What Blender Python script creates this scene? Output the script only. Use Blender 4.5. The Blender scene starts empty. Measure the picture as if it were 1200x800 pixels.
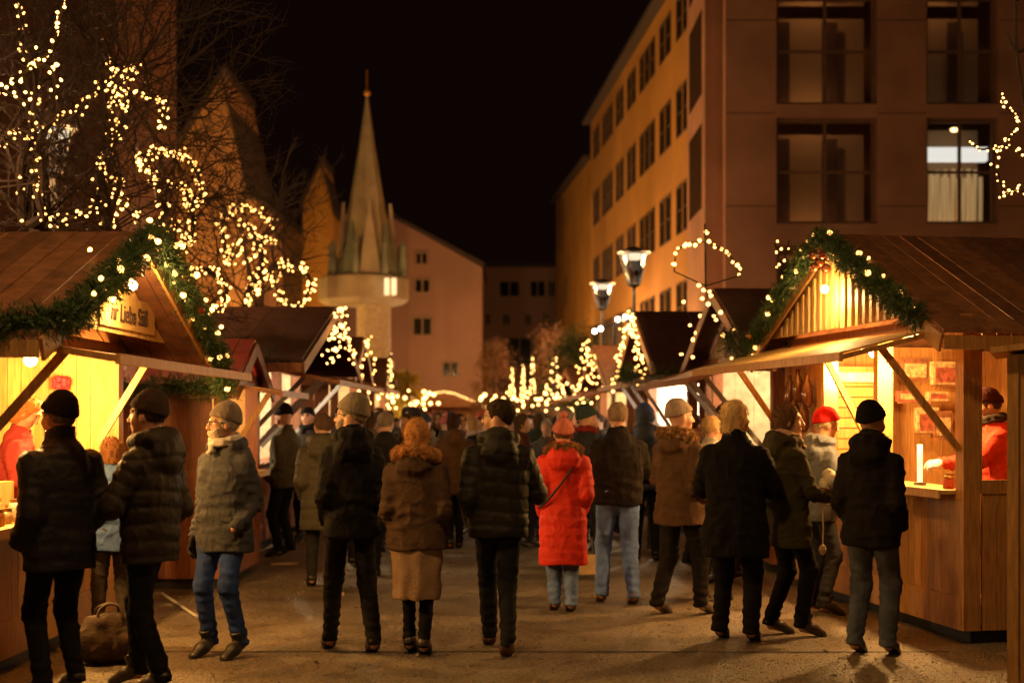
import bpy, bmesh, math, random
import numpy as np
from mathutils import Vector, Matrix
random.seed(7); RNG = np.random.RandomState(11)
SC = bpy.context.scene
COL = SC.collection
PI = math.pi
F = 1667.0
def P(px, py, d):                     # a point of the place that lies at distance d down the lane
    return Vector(((px-600.0)/F*d, d, 1.65-(py-490.0)/F*d))

# ------------------------------------------------------------------ materials
MATS = {}
def nodes_of(name):
    m = bpy.data.materials.new(name); m.use_nodes = True
    nt = m.node_tree; b = nt.nodes['Principled BSDF']
    return m, nt, b
def mat(name, col, rough=0.7, var=0.25, nscale=8.0, bump=0.0, bscale=40.0, metal=0.0, island=0.0, spec=0.5, stretch=None, sheen=0.0, trans=0.0, coat=0.0):
    if name in MATS: return MATS[name]
    m, nt, b = nodes_of(name)
    L = nt.links
    tc = nt.nodes.new('ShaderNodeTexCoord'); mp = nt.nodes.new('ShaderNodeMapping')
    L.new(tc.outputs['Object'], mp.inputs['Vector'])
    if stretch: mp.inputs['Scale'].default_value = stretch
    n = nt.nodes.new('ShaderNodeTexNoise'); n.inputs['Scale'].default_value = nscale; n.inputs['Detail'].default_value = 5
    L.new(mp.outputs[0], n.inputs['Vector'])
    r = nt.nodes.new('ShaderNodeMapRange'); r.inputs[1].default_value = .3; r.inputs[2].default_value = .7
    r.inputs[3].default_value = 1-var; r.inputs[4].default_value = 1+var
    L.new(n.outputs['Fac'], r.inputs[0])
    val = r.outputs[0]
    if island > 0:
        g = nt.nodes.new('ShaderNodeNewGeometry'); r2 = nt.nodes.new('ShaderNodeMapRange')
        r2.inputs[3].default_value = 1-island; r2.inputs[4].default_value = 1+island
        L.new(g.outputs['Random Per Island'], r2.inputs[0])
        mu = nt.nodes.new('ShaderNodeMath'); mu.operation = 'MULTIPLY'
        L.new(val, mu.inputs[0]); L.new(r2.outputs[0], mu.inputs[1]); val = mu.outputs[0]
    vm = nt.nodes.new('ShaderNodeVectorMath'); vm.operation = 'SCALE'
    vm.inputs[0].default_value = col[:3]; L.new(val, vm.inputs['Scale'])
    L.new(vm.outputs[0], b.inputs['Base Color'])
    b.inputs['Roughness'].default_value = rough; b.inputs['Metallic'].default_value = metal
    b.inputs['Specular IOR Level'].default_value = spec
    if sheen: b.inputs['Sheen Weight'].default_value = sheen; b.inputs['Sheen Roughness'].default_value = .5
    if trans: b.inputs['Transmission Weight'].default_value = trans
    if coat: b.inputs['Coat Weight'].default_value = coat
    if bump > 0:
        n2 = nt.nodes.new('ShaderNodeTexNoise'); n2.inputs['Scale'].default_value = bscale; n2.inputs['Detail'].default_value = 4
        L.new(mp.outputs[0], n2.inputs['Vector'])
        bp = nt.nodes.new('ShaderNodeBump'); bp.inputs['Strength'].default_value = bump; bp.inputs['Distance'].default_value = .01
        L.new(n2.outputs['Fac'], bp.inputs['Height']); L.new(bp.outputs[0], b.inputs['Normal'])
    MATS[name] = m
    return m
def emit(name, col, strength, base=(.8, .7, .5), sample=True):
    if name in MATS: return MATS[name]
    m, nt, b = nodes_of(name)
    b.inputs['Base Color'].default_value = (*base, 1); b.inputs['Emission Color'].default_value = (*col, 1)
    b.inputs['Emission Strength'].default_value = strength
    if not sample: m.cycles.emission_sampling = 'NONE'
    MATS[name] = m
    return m
def cloth(col, rough=.85, var=.18, kind=''):
    nm = 'cloth_%s_%02x%02x%02x' % (kind or 'plain', *[int(min(1, c)**.45*255) for c in col])
    if kind == 'puffer': return mat(nm, col, .66, .15, 5, .4, 22, spec=.3)
    if kind == 'denim': return mat(nm, col, .9, .35, 14, .4, 60, stretch=(1, 1, .5), spec=.2)
    if kind == 'fur': return mat(nm, col, .95, .5, 30, 0, spec=.15, island=.35)
    if kind == 'knit': return mat(nm, col, .95, .2, 25, .6, 90, stretch=(1, 1, .25), spec=.1)
    return mat(nm, col, rough, var, 9, .5, 45, spec=.12)
WOOD = dict(rough=.55, var=.28, nscale=6, bump=.35, bscale=14, island=.22, stretch=(9, 9, .9))
M_wood = lambda: mat('stained_pine', (.44, .22, .065), **WOOD)
M_wood_red = lambda: mat('red_brown_pine', (.25, .085, .035), **WOOD)
M_wood_pale = lambda: mat('pale_pine', (.62, .38, .12), **WOOD)
M_wood_dark = lambda: mat('dark_stained_wood', (.06, .03, .018), **WOOD)
M_roof = lambda: mat('roof_boards', (.20, .085, .04), rough=.6, var=.35, nscale=5, bump=.5, bscale=12, island=.3, stretch=(2, 2, 2))
M_roof_dark = lambda: mat('dark_red_roof', (.06, .02, .012), rough=.7, var=.3, nscale=5, bump=.4, bscale=12, island=.2)
M_black = lambda: mat('black_steel', (.02, .02, .02), .5, .1, spec=.5)
M_steel = lambda: mat('grey_steel', (.25, .25, .26), .4, .1, metal=.6)

# ------------------------------------------------------------------ objects
def tag(o, label=None, cat=None, group=None, kind=None):
    if label: o['label'] = label
    if cat: o['category'] = cat
    if group: o['group'] = group
    if kind: o['kind'] = kind
    return o
def empty(name, loc, rz=0.0, label=None, cat=None, group=None):
    o = bpy.data.objects.new(name, None); COL.objects.link(o)
    o.location = loc; o.rotation_euler = (0, 0, rz); o.empty_display_size = .2
    return tag(o, label, cat, group)
def link(name, me, mats, parent=None, smooth=False):
    o = bpy.data.objects.new(name, me); COL.objects.link(o)
    for m in (mats if isinstance(mats, (list, tuple)) else [mats]): me.materials.append(m)
    if parent is not None: o.parent = parent
    if smooth: me.polygons.foreach_set('use_smooth', [True]*len(me.polygons))
    return o
def mesh_from(name, V, Fc, mi=None):
    me = bpy.data.meshes.new(name)
    me.from_pydata([tuple(v) for v in V], [], [tuple(f) for f in Fc])
    if mi is not None: me.polygons.foreach_set('material_index', mi)
    me.update()
    return me
class MB:
    def __init__(s): s.V = []; s.F = []; s.M = []
    def add(s, vs, fs, m=0):
        n = len(s.V); s.V += [tuple(v) for v in vs]; s.F += [tuple(i+n for i in f) for f in fs]; s.M += [m]*len(fs); return s
    def hexa(s, c, m=0):              # eight corners: bottom four, top four (same order)
        return s.add(c, [(3, 2, 1, 0), (4, 5, 6, 7), (0, 1, 5, 4), (1, 2, 6, 5), (2, 3, 7, 6), (3, 0, 4, 7)], m)
    def box(s, a, b, m=0):
        x0, y0, z0 = [min(p, q) for p, q in zip(a, b)]; x1, y1, z1 = [max(p, q) for p, q in zip(a, b)]
        return s.hexa([(x0, y0, z0), (x1, y0, z0), (x1, y1, z0), (x0, y1, z0), (x0, y0, z1), (x1, y0, z1), (x1, y1, z1), (x0, y1, z1)], m)
    def beam(s, p, q, w, h, m=0, up=(0, 0, 1)):
        p, q = Vector(p), Vector(q); d = (q-p).normalized(); u = Vector(up)
        if abs(d.dot(u)) > .98: u = Vector((0, 1, 0))
        sd = d.cross(u).normalized(); u2 = sd.cross(d).normalized()
        c = []
        for e in (p, q):
            for a, b in ((-1, -1), (1, -1), (1, 1), (-1, 1)): c.append(e+sd*a*w/2+u2*b*h/2)
        return s.hexa(c, m)
    def slab(s, p0, p1, p2, p3, th, m=0):   # quad thickened along its normal
        p = [Vector(a) for a in (p0, p1, p2, p3)]
        n = (p[1]-p[0]).cross(p[3]-p[0]).normalized()*th
        return s.hexa(p+[a+n for a in p], m)
    def tube(s, pts, r, n=7, m=0, cap=True):
        pts = [Vector(p) for p in pts]; k = len(pts)
        rs = r if isinstance(r, (list, tuple)) else [r]*k
        up = Vector((0, 0, 1)); prev = None; rings = []; base = len(s.V)
        for i, p in enumerate(pts):
            d = (pts[min(i+1, k-1)]-pts[max(i-1, 0)])
            if d.length < 1e-9: d = up
            d.normalize()
            if prev is None:
                a = d.orthogonal().normalized()
            else:
                a = prev-d*prev.dot(d)
                if a.length < 1e-6: a = d.orthogonal()
                a.normalize()
            prev = a; b = d.cross(a)
            for j in range(n):
                t = 2*PI*j/n; s.V.append(tuple(p+(a*math.cos(t)+b*math.sin(t))*rs[i]))
        for i in range(k-1):
            for j in range(n):
                a = base+i*n+j; b = base+i*n+(j+1) % n
                s.F.append((a, b, b+n, a+n)); s.M.append(m)
        if cap:
            s.F.append(tuple(base+j for j in reversed(range(n)))); s.M.append(m)
            s.F.append(tuple(base+(k-1)*n+j for j in range(n))); s.M.append(m)
        return s
    def lathe(s, c, prof, n=16, m=0, sx=1, sy=1):      # prof: (r, z)
        base = len(s.V); c = Vector(c)
        for r, z in prof:
            for j in range(n):
                t = 2*PI*j/n; s.V.append((c.x+r*math.cos(t)*sx, c.y+r*math.sin(t)*sy, c.z+z))
        for i in range(len(prof)-1):
            for j in range(n):
                a = base+i*n+j; b = base+i*n+(j+1) % n
                s.F.append((a, b, b+n, a+n)); s.M.append(m)
        s.F.append(tuple(base+j for j in reversed(range(n)))); s.M.append(m)
        s.F.append(tuple(base+(len(prof)-1)*n+j for j in range(n))); s.M.append(m)
        return s
    def ball(s, c, r, n=8, m=0, sq=1.0):
        k = max(3, n//2); prof = [(max(1e-4, r*math.sin(PI*i/k)), -r*sq*math.cos(PI*i/k)) for i in range(k+1)]
        return s.lathe(c, prof, n, m)
    def build(s, name, mats, parent=None, smooth=False, fix=True):
        me = mesh_from(name, s.V, s.F, s.M)
        if fix:
            bm = bmesh.new(); bm.from_mesh(me); bmesh.ops.recalc_face_normals(bm, faces=bm.faces); bm.to_mesh(me); bm.free()
        return link(name, me, mats, parent, smooth)

# ------------------------------------------------------------------ signed distance modelling
def surfnet(xs, ys, zs, D):
    S = D < 0
    nx, ny, nz = D.shape
    c = np.zeros((nx-1, ny-1, nz-1), np.int8)
    for i in (0, 1):
        for j in (0, 1):
            for k in (0, 1): c += S[i:nx-1+i, j:ny-1+j, k:nz-1+k]
    act = (c > 0) & (c < 8)
    I, J, K = np.nonzero(act)
    idx = -np.ones(act.shape, np.int64); idx[I, J, K] = np.arange(len(I))
    acc = np.zeros((len(I), 3)); cnt = np.zeros(len(I))
    corners = [(i, j, k) for i in (0, 1) for j in (0, 1) for k in (0, 1)]
    for a in corners:
        for ax in range(3):
            if a[ax] == 1: continue
            b = list(a); b[ax] = 1
            v0 = D[I+a[0], J+a[1], K+a[2]]; v1 = D[I+b[0], J+b[1], K+b[2]]
            m = (v0 < 0) != (v1 < 0)
            t = np.where(m, v0/np.where(m, v0-v1, 1), 0)
            p0 = np.stack([xs[I+a[0]], ys[J+a[1]], zs[K+a[2]]], 1); p1 = np.stack([xs[I+b[0]], ys[J+b[1]], zs[K+b[2]]], 1)
            acc += (p0+(p1-p0)*t[:, None])*m[:, None]; cnt += m
    V = acc/cnt[:, None]
    Q = []
    for ax in range(3):
        s0 = [slice(None)]*3; s1 = [slice(None)]*3
        s0[ax] = slice(0, -1); s1[ax] = slice(1, None)
        cr = S[tuple(s0)] != S[tuple(s1)]
        o1, o2 = (ax+1) % 3, (ax+2) % 3
        A = np.array(np.nonzero(cr))
        ok = (A[o1] > 0) & (A[o2] > 0) & (A[o1] < D.shape[o1]-1) & (A[o2] < D.shape[o2]-1)
        A = A[:, ok]
        def cell(d1, d2):
            B = A.copy(); B[o1] += d1; B[o2] += d2
            return idx[B[0], B[1], B[2]]
        q = np.stack([cell(-1, -1), cell(0, -1), cell(0, 0), cell(-1, 0)], 1)
        inside0 = S[A[0], A[1], A[2]]
        q = np.where(inside0[:, None], q, q[:, ::-1])
        Q.append(q)
    Q = np.concatenate(Q); Q = Q[(Q >= 0).all(1)]
    return V, Q
def smin(a, b, k):
    h = np.clip(.5+.5*(b-a)/k, 0, 1)
    return b+(a-b)*h-k*h*(1-h)
def smax(a, b, k): return -smin(-a, -b, k)
def cone(p, a, b, ra, rb):
    a = np.array(a, float); b = np.array(b, float); ba = b-a
    q = [p[i]-a[i] for i in range(3)]
    t = np.clip((q[0]*ba[0]+q[1]*ba[1]+q[2]*ba[2])/max(1e-9, ba.dot(ba)), 0, 1)
    return np.sqrt((q[0]-ba[0]*t)**2+(q[1]-ba[1]*t)**2+(q[2]-ba[2]*t)**2)-(ra+(rb-ra)*t)
def cone_t(p, a, b):
    a = np.array(a, float); b = np.array(b, float); ba = b-a
    t = np.clip(((p-a)@ba)/ba.dot(ba), 0, 1)
    return t, np.linalg.norm(p-(a+t[:, None]*ba), axis=1)
def ell(p, c, r):
    q = np.sqrt(((p[0]-c[0])/r[0])**2+((p[1]-c[1])/r[1])**2+((p[2]-c[2])/r[2])**2)
    return (q-1)*min(r)
def vnoise(p, seed=0):                # value noise on points (n,3)
    i = np.floor(p).astype(np.int64); f = p-i; f = f*f*(3-2*f)
    def h(a, b, c):
        n = (a*374761393+b*668265263+c*2147483647+seed*1274126177) & 0x7fffffff
        n = (n ^ (n >> 13))*1274126177 & 0x7fffffff
        return ((n ^ (n >> 16)) & 0xffff)/65535.0
    x, y, z = i.T; r = 0
    for a in (0, 1):
        for b in (0, 1):
            for c in (0, 1):
                w = (f[:, 0] if a else 1-f[:, 0])*(f[:, 1] if b else 1-f[:, 1])*(f[:, 2] if c else 1-f[:, 2])
                r = r+w*h(x+a, y+b, z+c)
    return r*2-1
def normals(V, Q):
    n = np.cross(V[Q[:, 2]]-V[Q[:, 0]], V[Q[:, 3]]-V[Q[:, 1]])
    N = np.zeros_like(V)
    for k in range(4): np.add.at(N, Q[:, k], n)
    return N/np.maximum(1e-12, np.linalg.norm(N, axis=1))[:, None]
def axis(a, b, h, fine=None):         # fine: (lo, hi, step)
    if fine is None: return np.arange(a, b+h, h)
    lo, hi, f = fine
    lo = max(lo, a); hi = min(hi, b)
    parts = []
    if lo > a: parts.append(np.linspace(a, lo, max(2, int((lo-a)/h)+1))[:-1])
    parts.append(np.linspace(lo, hi, max(2, int((hi-lo)/f)+1)))
    if hi < b: parts.append(np.linspace(hi, b, max(2, int((b-hi)/h)+1))[1:])
    return np.concatenate(parts)
def grid(xs, ys, zs): return np.meshgrid(xs, ys, zs, indexing='ij')
# ------------------------------------------------------------------ people
def ik(a, b, l1, l2, pole):
    a, b, pole = Vector(a), Vector(b), Vector(pole)
    d = b-a; L = d.length
    if L > (l1+l2)*.995: b = a+d.normalized()*(l1+l2)*.995; d = b-a; L = d.length
    x = (l1*l1-l2*l2+L*L)/(2*L); h = math.sqrt(max(0, l1*l1-x*x))
    u = d.normalized(); pl = pole-u*pole.dot(u); pl.normalize()
    return a+u*x+pl*h, b
def head_sdf(p, female=False):
    d = ell(p, (0, -.012, .032), (.076, .096, .094))
    d = smin(d, ell(p, (0, .028, -.022), (.060, .066, .085)), .03)
    d = smin(d, ell(p, (0, .060, -.082), (.030, .028, .026)), .03)
    for s in (-1, 1):
        d = smin(d, ell(p, (s*.036, .058, -.022), (.026, .026, .028)), .02)
        d = smax(d, -(np.sqrt((p[0]-s*.031)**2+(p[1]-.101)**2+(p[2]-.018)**2)-.019), .012)
        d = smin(d, cone(p, (s*.012, .086, .038), (s*.046, .074, .036), .011, .009), .012)
        d = smin(d, np.sqrt((p[0]-s*.031)**2+(p[1]-.074)**2+(p[2]-.016)**2)-.013, .002)
        d = smin(d, ell(p, (s*.077, -.005, .0), (.012, .022, .033)), .008)
        d = smin(d, ell(p, (s*.011, .101, -.028), (.009, .010, .008)), .008)
    d = smin(d, cone(p, (0, .088, .026), (0, .114, -.022), .009, .012), .010)
    d = smin(d, ell(p, (0, .088, -.054), (.024, .012, .007)), .008)
    d = smin(d, ell(p, (0, .086, -.064), (.020, .012, .007)), .006)
    return d
def rotm(yaw, pitch, roll=0.0):
    return Matrix.Rotation(yaw, 3, 'Z') @ Matrix.Rotation(pitch, 3, 'X') @ Matrix.Rotation(roll, 3, 'Y')
def hand_mesh(W, Dr, pal, side, curl=.6, glove=0.0, h=.0055):
    """hand at wrist W pointing along Dr with the palm facing pal"""
    Dr = Vector(Dr).normalized(); pal = Vector(pal); pal = (pal-Dr*pal.dot(Dr)).normalized(); S = Dr.cross(pal)*side
    xs = np.arange(-.085, .085, h); ys = np.arange(-.03, .21, h); zs = np.arange(-.07, .095, h)
    p = grid(xs, ys, zs); g = glove
    d = ell(p, (0, .048, 0), (.043+g, .056+g, .016+g)); d = smin(d, cone(p, (0, -.02, 0), (0, .02, 0), .027+g, .028+g), .02)
    for k, (x, l) in enumerate(((-.033, .062), (-.011, .078), (.012, .084), (.034, .072))):
        a0 = curl*.75; a1 = curl*1.9
        b = (x, .088, 0); k1 = (x*1.06, .088+l*.48*math.cos(a0), l*.48*math.sin(a0))
        k2 = (x*1.06, k1[1]+l*.5*math.cos(a1), k1[2]+l*.5*math.sin(a1))
        d = smin(d, smin(cone(p, b, k1, .0095+g, .0088+g), cone(p, k1, k2, .0088+g, .0072+g), .004), .006)
    d = smin(d, smin(cone(p, (.030, .02, .004), (.062, .055, .022), .014+g, .011+g), cone(p, (.062, .055, .022), (.060, .088, .036), .011+g, .008+g), .004), .012)
    V, Q = surfnet(xs, ys, zs, d)
    B = np.array([list(S), list(Dr), list(pal)])
    V = V@B+np.array(W)
    if side < 0: Q = Q[:, ::-1]
    return V, Q
COAT = {   # z, half width, half depth, centre y     (for 1.75 m)
 'jacket': [(.80, .215, .145, 0), (.86, .218, .150, 0), (1.00, .212, .148, .005), (1.15, .220, .152, .005), (1.28, .228, .150, 0), (1.35, .205, .135, -.005), (1.40, .165, .118, -.012), (1.45, .120, .100, -.015), (1.50, .085, .085, -.005), (1.54, .082, .085, 0)],
 'parka': [(.70, .235, .155, 0), (.80, .228, .155, 0), (1.00, .212, .148, .005), (1.15, .220, .150, .005), (1.28, .226, .148, 0), (1.35, .203, .135, -.005), (1.40, .163, .118, -.012), (1.45, .118, .100, -.015), (1.50, .085, .085, -.005), (1.54, .082, .085, 0)],
 'slim': [(.78, .195, .135, 0), (.86, .200, .138, 0), (1.00, .190, .130, .005), (1.15, .200, .138, .005), (1.28, .212, .138, 0), (1.35, .193, .128, -.005), (1.40, .153, .110, -.012), (1.45, .112, .095, -.015), (1.50, .080, .082, -.005), (1.53, .078, .082, 0)],
 'long': [(.42, .235, .165, 0), (.60, .228, .165, 0), (.85, .222, .160, 0), (1.00, .206, .150, .005), (1.15, .210, .145, .005), (1.28, .218, .142, 0), (1.35, .195, .130, -.005), (1.40, .155, .112, -.012), (1.45, .114, .098, -.015), (1.50, .085, .085, -.005), (1.54, .082, .085, 0)],
}
def person(label, pos, yaw, H=1.75, width=1.0, coat='jacket', coat_col=(.02, .02, .022), coat_kind='', hem=None, puff=0.0,
           hood=None, fur=None, trousers=(.02, .02, .022), tkind='', leg_r=1.0, shoes=(.03, .02, .015), hat=None, hat_col=(.03, .03, .03),
           hair=None, hair_len=0.0, beard=None, glasses=False, scarf=None, skin=(.42, .22, .14), head_yaw=0.0, head_pitch=0.0,
           arms=('pocket', 'pocket'), step=0.0, stance=.11, lean=0.0, glove=None, skirt=None, res=1.0, group=None, extra=None, hands=True,
           collar=0.0, legs=True, seed=0, name='person', cat='person', z0=0.0, sole=True):
    k = H/1.75; rs = np.random.RandomState(seed+int(abs(pos[0])*1000)+int(pos[1]*77))
    root = empty(name, (pos[0], pos[1], z0), yaw, label, cat, group)
    bend = lambda V: np.stack([V[:, 0], V[:, 1]+lean*np.clip(V[:, 2]/k-.85, 0, 9)**1.3, V[:, 2]-abs(lean)*.25*np.clip(V[:, 2]/k-.85, 0, 9)**2], 1)
    w = width*.90
    hz = .915; foot = []
    for s in (-1, 1):
        fy = s*step*.5
        foot.append(Vector((s*stance, fy, .085+(.05 if (step and fy < 0 and abs(step) > .3) else 0))))
    hips = [Vector((s*.088*w, 0, hz)) for s in (-1, 1)]
    knees = []
    for i in (0, 1):
        kn, ft = ik(hips[i], foot[i], .435, .425, (0, 1, .0)); knees.append(kn); foot[i] = ft
    sh = [Vector((s*.172*w, -.008, 1.345)) for s in (-1, 1)]
    T = {'down': ((.255, .03, .83), (.3, -1, 0)), 'pocket': ((.188, .125, .90), (.22, -1, 0)), 'front': ((.09, .27, 1.07), (1, -.5, -.6)),
         'behind': ((.05, -.20, .90), (1, -.3, 0)), 'reach': ((.16, .43, 1.14), (1, -.3, -1)), 'hold': ((.16, .30, 1.05), (.8, -.6, -.8)),
         'swing_f': ((.24, .17, .88), (.3, -1, 0)), 'swing_b': ((.25, -.13, .86), (.3, -1, 0)), 'phone': ((.07, .28, 1.22), (1, -.2, -1)),
         'belly': ((-.02, .20, 1.02), (1, -.2, -.4)), 'purse': ((.22, .08, .93), (.6, -1, 0))}
    elb, wr = [], []
    for i, s in enumerate((-1, 1)):
        t, pl = T[arms[i]]
        tt = Vector((t[0]*s*(w if abs(t[0]) > .15 else 1), t[1], t[2])); e, ww = ik(sh[i], tt, .285, .262, (pl[0]*s, pl[1], pl[2]))
        elb.append(e); wr.append(ww)
    hc = Vector((0, .022, 1.612)); R = rotm(head_yaw, head_pitch); HS = 1.0
    Ri = np.array(R.transposed())
    def hp(p):     # points into head frame
        q = [(p[i]-hc[i])/HS for i in range(3)]
        return [Ri[i][0]*q[0]+Ri[i][1]*q[1]+Ri[i][2]*q[2] for i in range(3)]
    def hv(V): return (V-np.array(hc))@np.array(R)/HS
    def unhv(V): return (V*HS)@np.array(R).T+np.array(hc)
    def finish(nm, V, Q, m, smooth=True, mi=None):
        V = bend(V*1.0)*k
        me = mesh_from(nm, V, Q, mi)
        return link(nm, me, m, root, smooth)
    # ---- body: one continuous surface
    f = .0075*res; cH = .021*max(1, res*.8)
    xs = axis(-.36*w, .36*w, cH, (-.105, .105, f)); ys = axis(-.34-abs(step)*.4, .52, cH, (-.125, .165, f)); zs = axis(-.02, 1.78, cH, (1.46, 1.78, f))
    p = grid(xs, ys, zs)
    d = head_sdf(hp(p))
    d = smin(d, cone(p, (0, -.02, 1.44), (0, -.005, 1.58), .058, .056), .025)
    d = smin(d, ell(p, (0, -.005, 1.22), (.165*w, .10, .24)), .04)
    d = smin(d, ell(p, (0, -.005, .95), (.15*w, .10, .13)), .05)
    for i in (0, 1):
        d = smin(d, cone(p, hips[i], knees[i], .072, .048), .03); d = smin(d, cone(p, knees[i], foot[i]+Vector((0, 0, .0)), .046, .034), .02)
        d = smin(d, cone(p, foot[i]+Vector((0, .0, -.02)), foot[i]+Vector((0, .08, -.045)), .024, .018), .02)
        d = smin(d, cone(p, sh[i], elb[i], .048, .038), .03); d = smin(d, cone(p, elb[i], wr[i], .038, .029), .015)
    V, Q = surfnet(xs, ys, zs, d)
    h = hv(V)
    eye = np.zeros(len(V), int)
    for s in (-1, 1):
        rr = np.hypot(h[:, 0]-s*.031, (h[:, 2]-.017)*1.35); eye[(rr < .0125) & (h[:, 1] > .06)] = 1
        br = (np.abs(np.abs(h[:, 0])-.031) < .019) & (np.abs(h[:, 2]-.040) < .0055) & (h[:, 1] > .06); eye[br] = 3
    lip = (np.abs(h[:, 0]) < .024) & (np.abs(h[:, 2]+.059) < .009) & (h[:, 1] > .082); eye[lip] = 2
    mi = np.array([np.bincount(eye[q]).argmax() for q in Q]) if res < 1.6 else np.zeros(len(Q), int)
    nV = len(V)
    if hands and glove is None:
        for i, s in enumerate((-1, 1)):
            if arms[i] in ('pocket',): continue
            dr = (wr[i]-elb[i]).normalized(); pal = Vector((-s, 0, 0)) if arms[i] in ('down', 'swing_f', 'swing_b') else Vector((-s*.6, 0, -.8))
            hV, hQ = hand_mesh(wr[i]+dr*.01, dr, pal, s, .55, 0, .0055*res)
            Q = np.concatenate([Q, hQ+len(V)]); V = np.concatenate([V, hV]); mi = np.concatenate([mi, np.zeros(len(hQ), int)])
    hairc = hair or (.05, .03, .02)
    body = finish('body', V, Q, [mat('skin_%02x%02x' % (int(skin[0]*255), int(skin[1]*255)), skin, .5, .12, 20, .15, 60, spec=.4), mat('eye_dark', (.05, .035, .03), .2), mat('lips', (.33, .11, .09), .45), cloth(hairc, kind='knit')], mi=mi)
    if hands and glove is not None:
        for i, s in enumerate((-1, 1)):
            if arms[i] in ('pocket',): continue
            dr = (wr[i]-elb[i]).normalized(); pal = Vector((-s, 0, 0)) if arms[i] in ('down', 'swing_f', 'swing_b') else Vector((-s*.6, 0, -.8))
            hV, hQ = hand_mesh(wr[i]+dr*.005, dr, pal, s, .5, .004, .006*res)
            finish('glove', hV, hQ, cloth(glove))
    # ---- trousers
    if legs:
        c = .0125*res
        lr = leg_r
        xs = axis(-.27*w, .27*w, c); ys = axis(-.26-abs(step)*.55, .26+abs(step)*.55, c*1.15); zs = axis(.05, 1.02, c*1.3)
        p = grid(xs, ys, zs); dl = []
        for i in (0, 1):
            a = cone(p, hips[i]+Vector((0, 0, .02)), knees[i], .098*w*lr**.5, .066*lr)
            a = smin(a, cone(p, knees[i], foot[i]+Vector((0, -.012, -.01)), .066*lr, .051*lr), .03)
            dl.append(a)
        d = smin(dl[0], dl[1], .018); d = smin(d, ell(p, (0, -.01, .96), (.172*w, .125, .13)), .04)
        d = smax(d, .072-p[2], .004)
        V, Q = surfnet(xs, ys, zs, d); N = normals(V, Q)
        a = np.zeros(len(V))
        for i in (0, 1):
            t1, r1 = cone_t(V, np.array(hips[i]), np.array(knees[i])); t2, r2 = cone_t(V, np.array(knees[i]), np.array(foot[i]))
            kn = np.exp(-((V[:, 2]-knees[i].z)/.13)**2)*.6+np.exp(-((V[:, 2]-.16)/.10)**2)*1.3
            fold = np.sin(V[:, 2]*95+3*vnoise(V*7+i*9)+V[:, 0]*20*(1 if i else -1))
            side = (V[:, 0] > 0) == (i == 1)
            a += np.where(side, kn*fold*.004, 0)
        a += .005*vnoise(V*np.array([9, 9, 4])+seed)+.007*(np.clip(1-np.abs(vnoise(V*np.array([8, 8, 14])+seed))*2.2, 0, 1)**3-.2)
        V = V+N*a[:, None]
        finish('trousers', V, Q, cloth(trousers, kind=tkind or 'plain'))
        # ---- shoes
        for i in (0, 1):
            fo = foot[i]; lift = fo.z-.085
            c = .009*res
            xs = axis(fo.x-.07, fo.x+.07, c); ys = axis(fo.y-.09, fo.y+.22, c); zs = axis(-.015, .17, c*.7)
            p = grid(xs, ys, zs)
            d = smin(cone(p, (fo.x, fo.y-.035, .032), (fo.x, fo.y+.07, .028), .045, .049), cone(p, (fo.x, fo.y+.07, .028), (fo.x, fo.y+.165, .020), .049, .040), .02)
            d = smin(d, cone(p, (fo.x, fo.y-.015, .06), (fo.x, fo.y-.01, .13), .043, .046), .02)
            d = smax(d, .001-p[2], .003); d = np.maximum(d, p[2]-.135)
            V, Q = surfnet(xs, ys, zs, d)
            if lift > 0:
                o = np.array([fo.x, fo.y+.14, .01]); ang = -.42
                q = V-o; V = np.stack([q[:, 0], q[:, 1]*math.cos(ang)-q[:, 2]*math.sin(ang), q[:, 1]*math.sin(ang)+q[:, 2]*math.cos(ang)], 1)+o
            nf = len(Q); zc = V[Q].mean(1)[:, 2]
            finish('shoe', V, Q, [mat('leather_%02x%02x' % (int(shoes[0]*255), int(shoes[1]*255)), shoes, .45, .2, 20, .2, 40), mat('shoe_sole', (.05, .045, .04), .8)], mi=(zc < .024).astype(int) if not lift else None)
    # ---- coat
    prof = COAT[coat]; 
    if hem is not None: prof = [(hem, prof[0][1], prof[0][2], 0)]+[q for q in prof if q[0] > hem+.02]
    zz = [q[0] for q in prof]; hemz = zz[0]
    c = (.0105 if puff and res < 1.3 else .0125)*res
    mxw = max(.34*w, max(abs(e.x) for e in elb)+.10); mny = min([-.24]+[e.y-.1 for e in elb]); mxy = max([.20]+[q.y+.08 for q in wr]+[q.y+.08 for q in elb])
    xs = axis(-mxw, mxw, c); ys = axis(mny, mxy, c); zs = axis(hemz-.03, 1.66, c*1.1)
    p = grid(xs, ys, zs)
    A = np.interp(p[2], zz, [q[1]*(w if q[0] < 1.44 else 1) for q in prof]); B = np.interp(p[2], zz, [q[2]*(1+(w-1)*.7 if q[0] < 1.44 else 1) for q in prof]); Cy = np.interp(p[2], zz, [q[3] for q in prof])
    e = 2.25
    d = ((np.abs(p[0])/A)**e+(np.abs(p[1]-Cy)/B)**e)**(1/e)
    d = (d-1)*np.minimum(A, B)*.9
    ctop = 1.515+collar
    d = smax(d, p[2]-ctop-.03*np.clip(-p[1]/.08, -1, 1), .015)
    sl = .0 if coat != 'slim' else -.006
    sl += .012 if puff else 0
    for i in (0, 1):
        s_ = smin(cone(p, sh[i], elb[i], .078*w**.5+sl, .060+sl), cone(p, elb[i], wr[i], .060+sl, .046+sl), .02)
        dr = (wr[i]-elb[i]).normalized(); over = (p[0]-wr[i].x)*dr.x+(p[1]-wr[i].y)*dr.y+(p[2]-wr[i].z)*dr.z
        s_ = np.maximum(s_, over-.012)
        d = smin(d, s_, .022)
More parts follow.
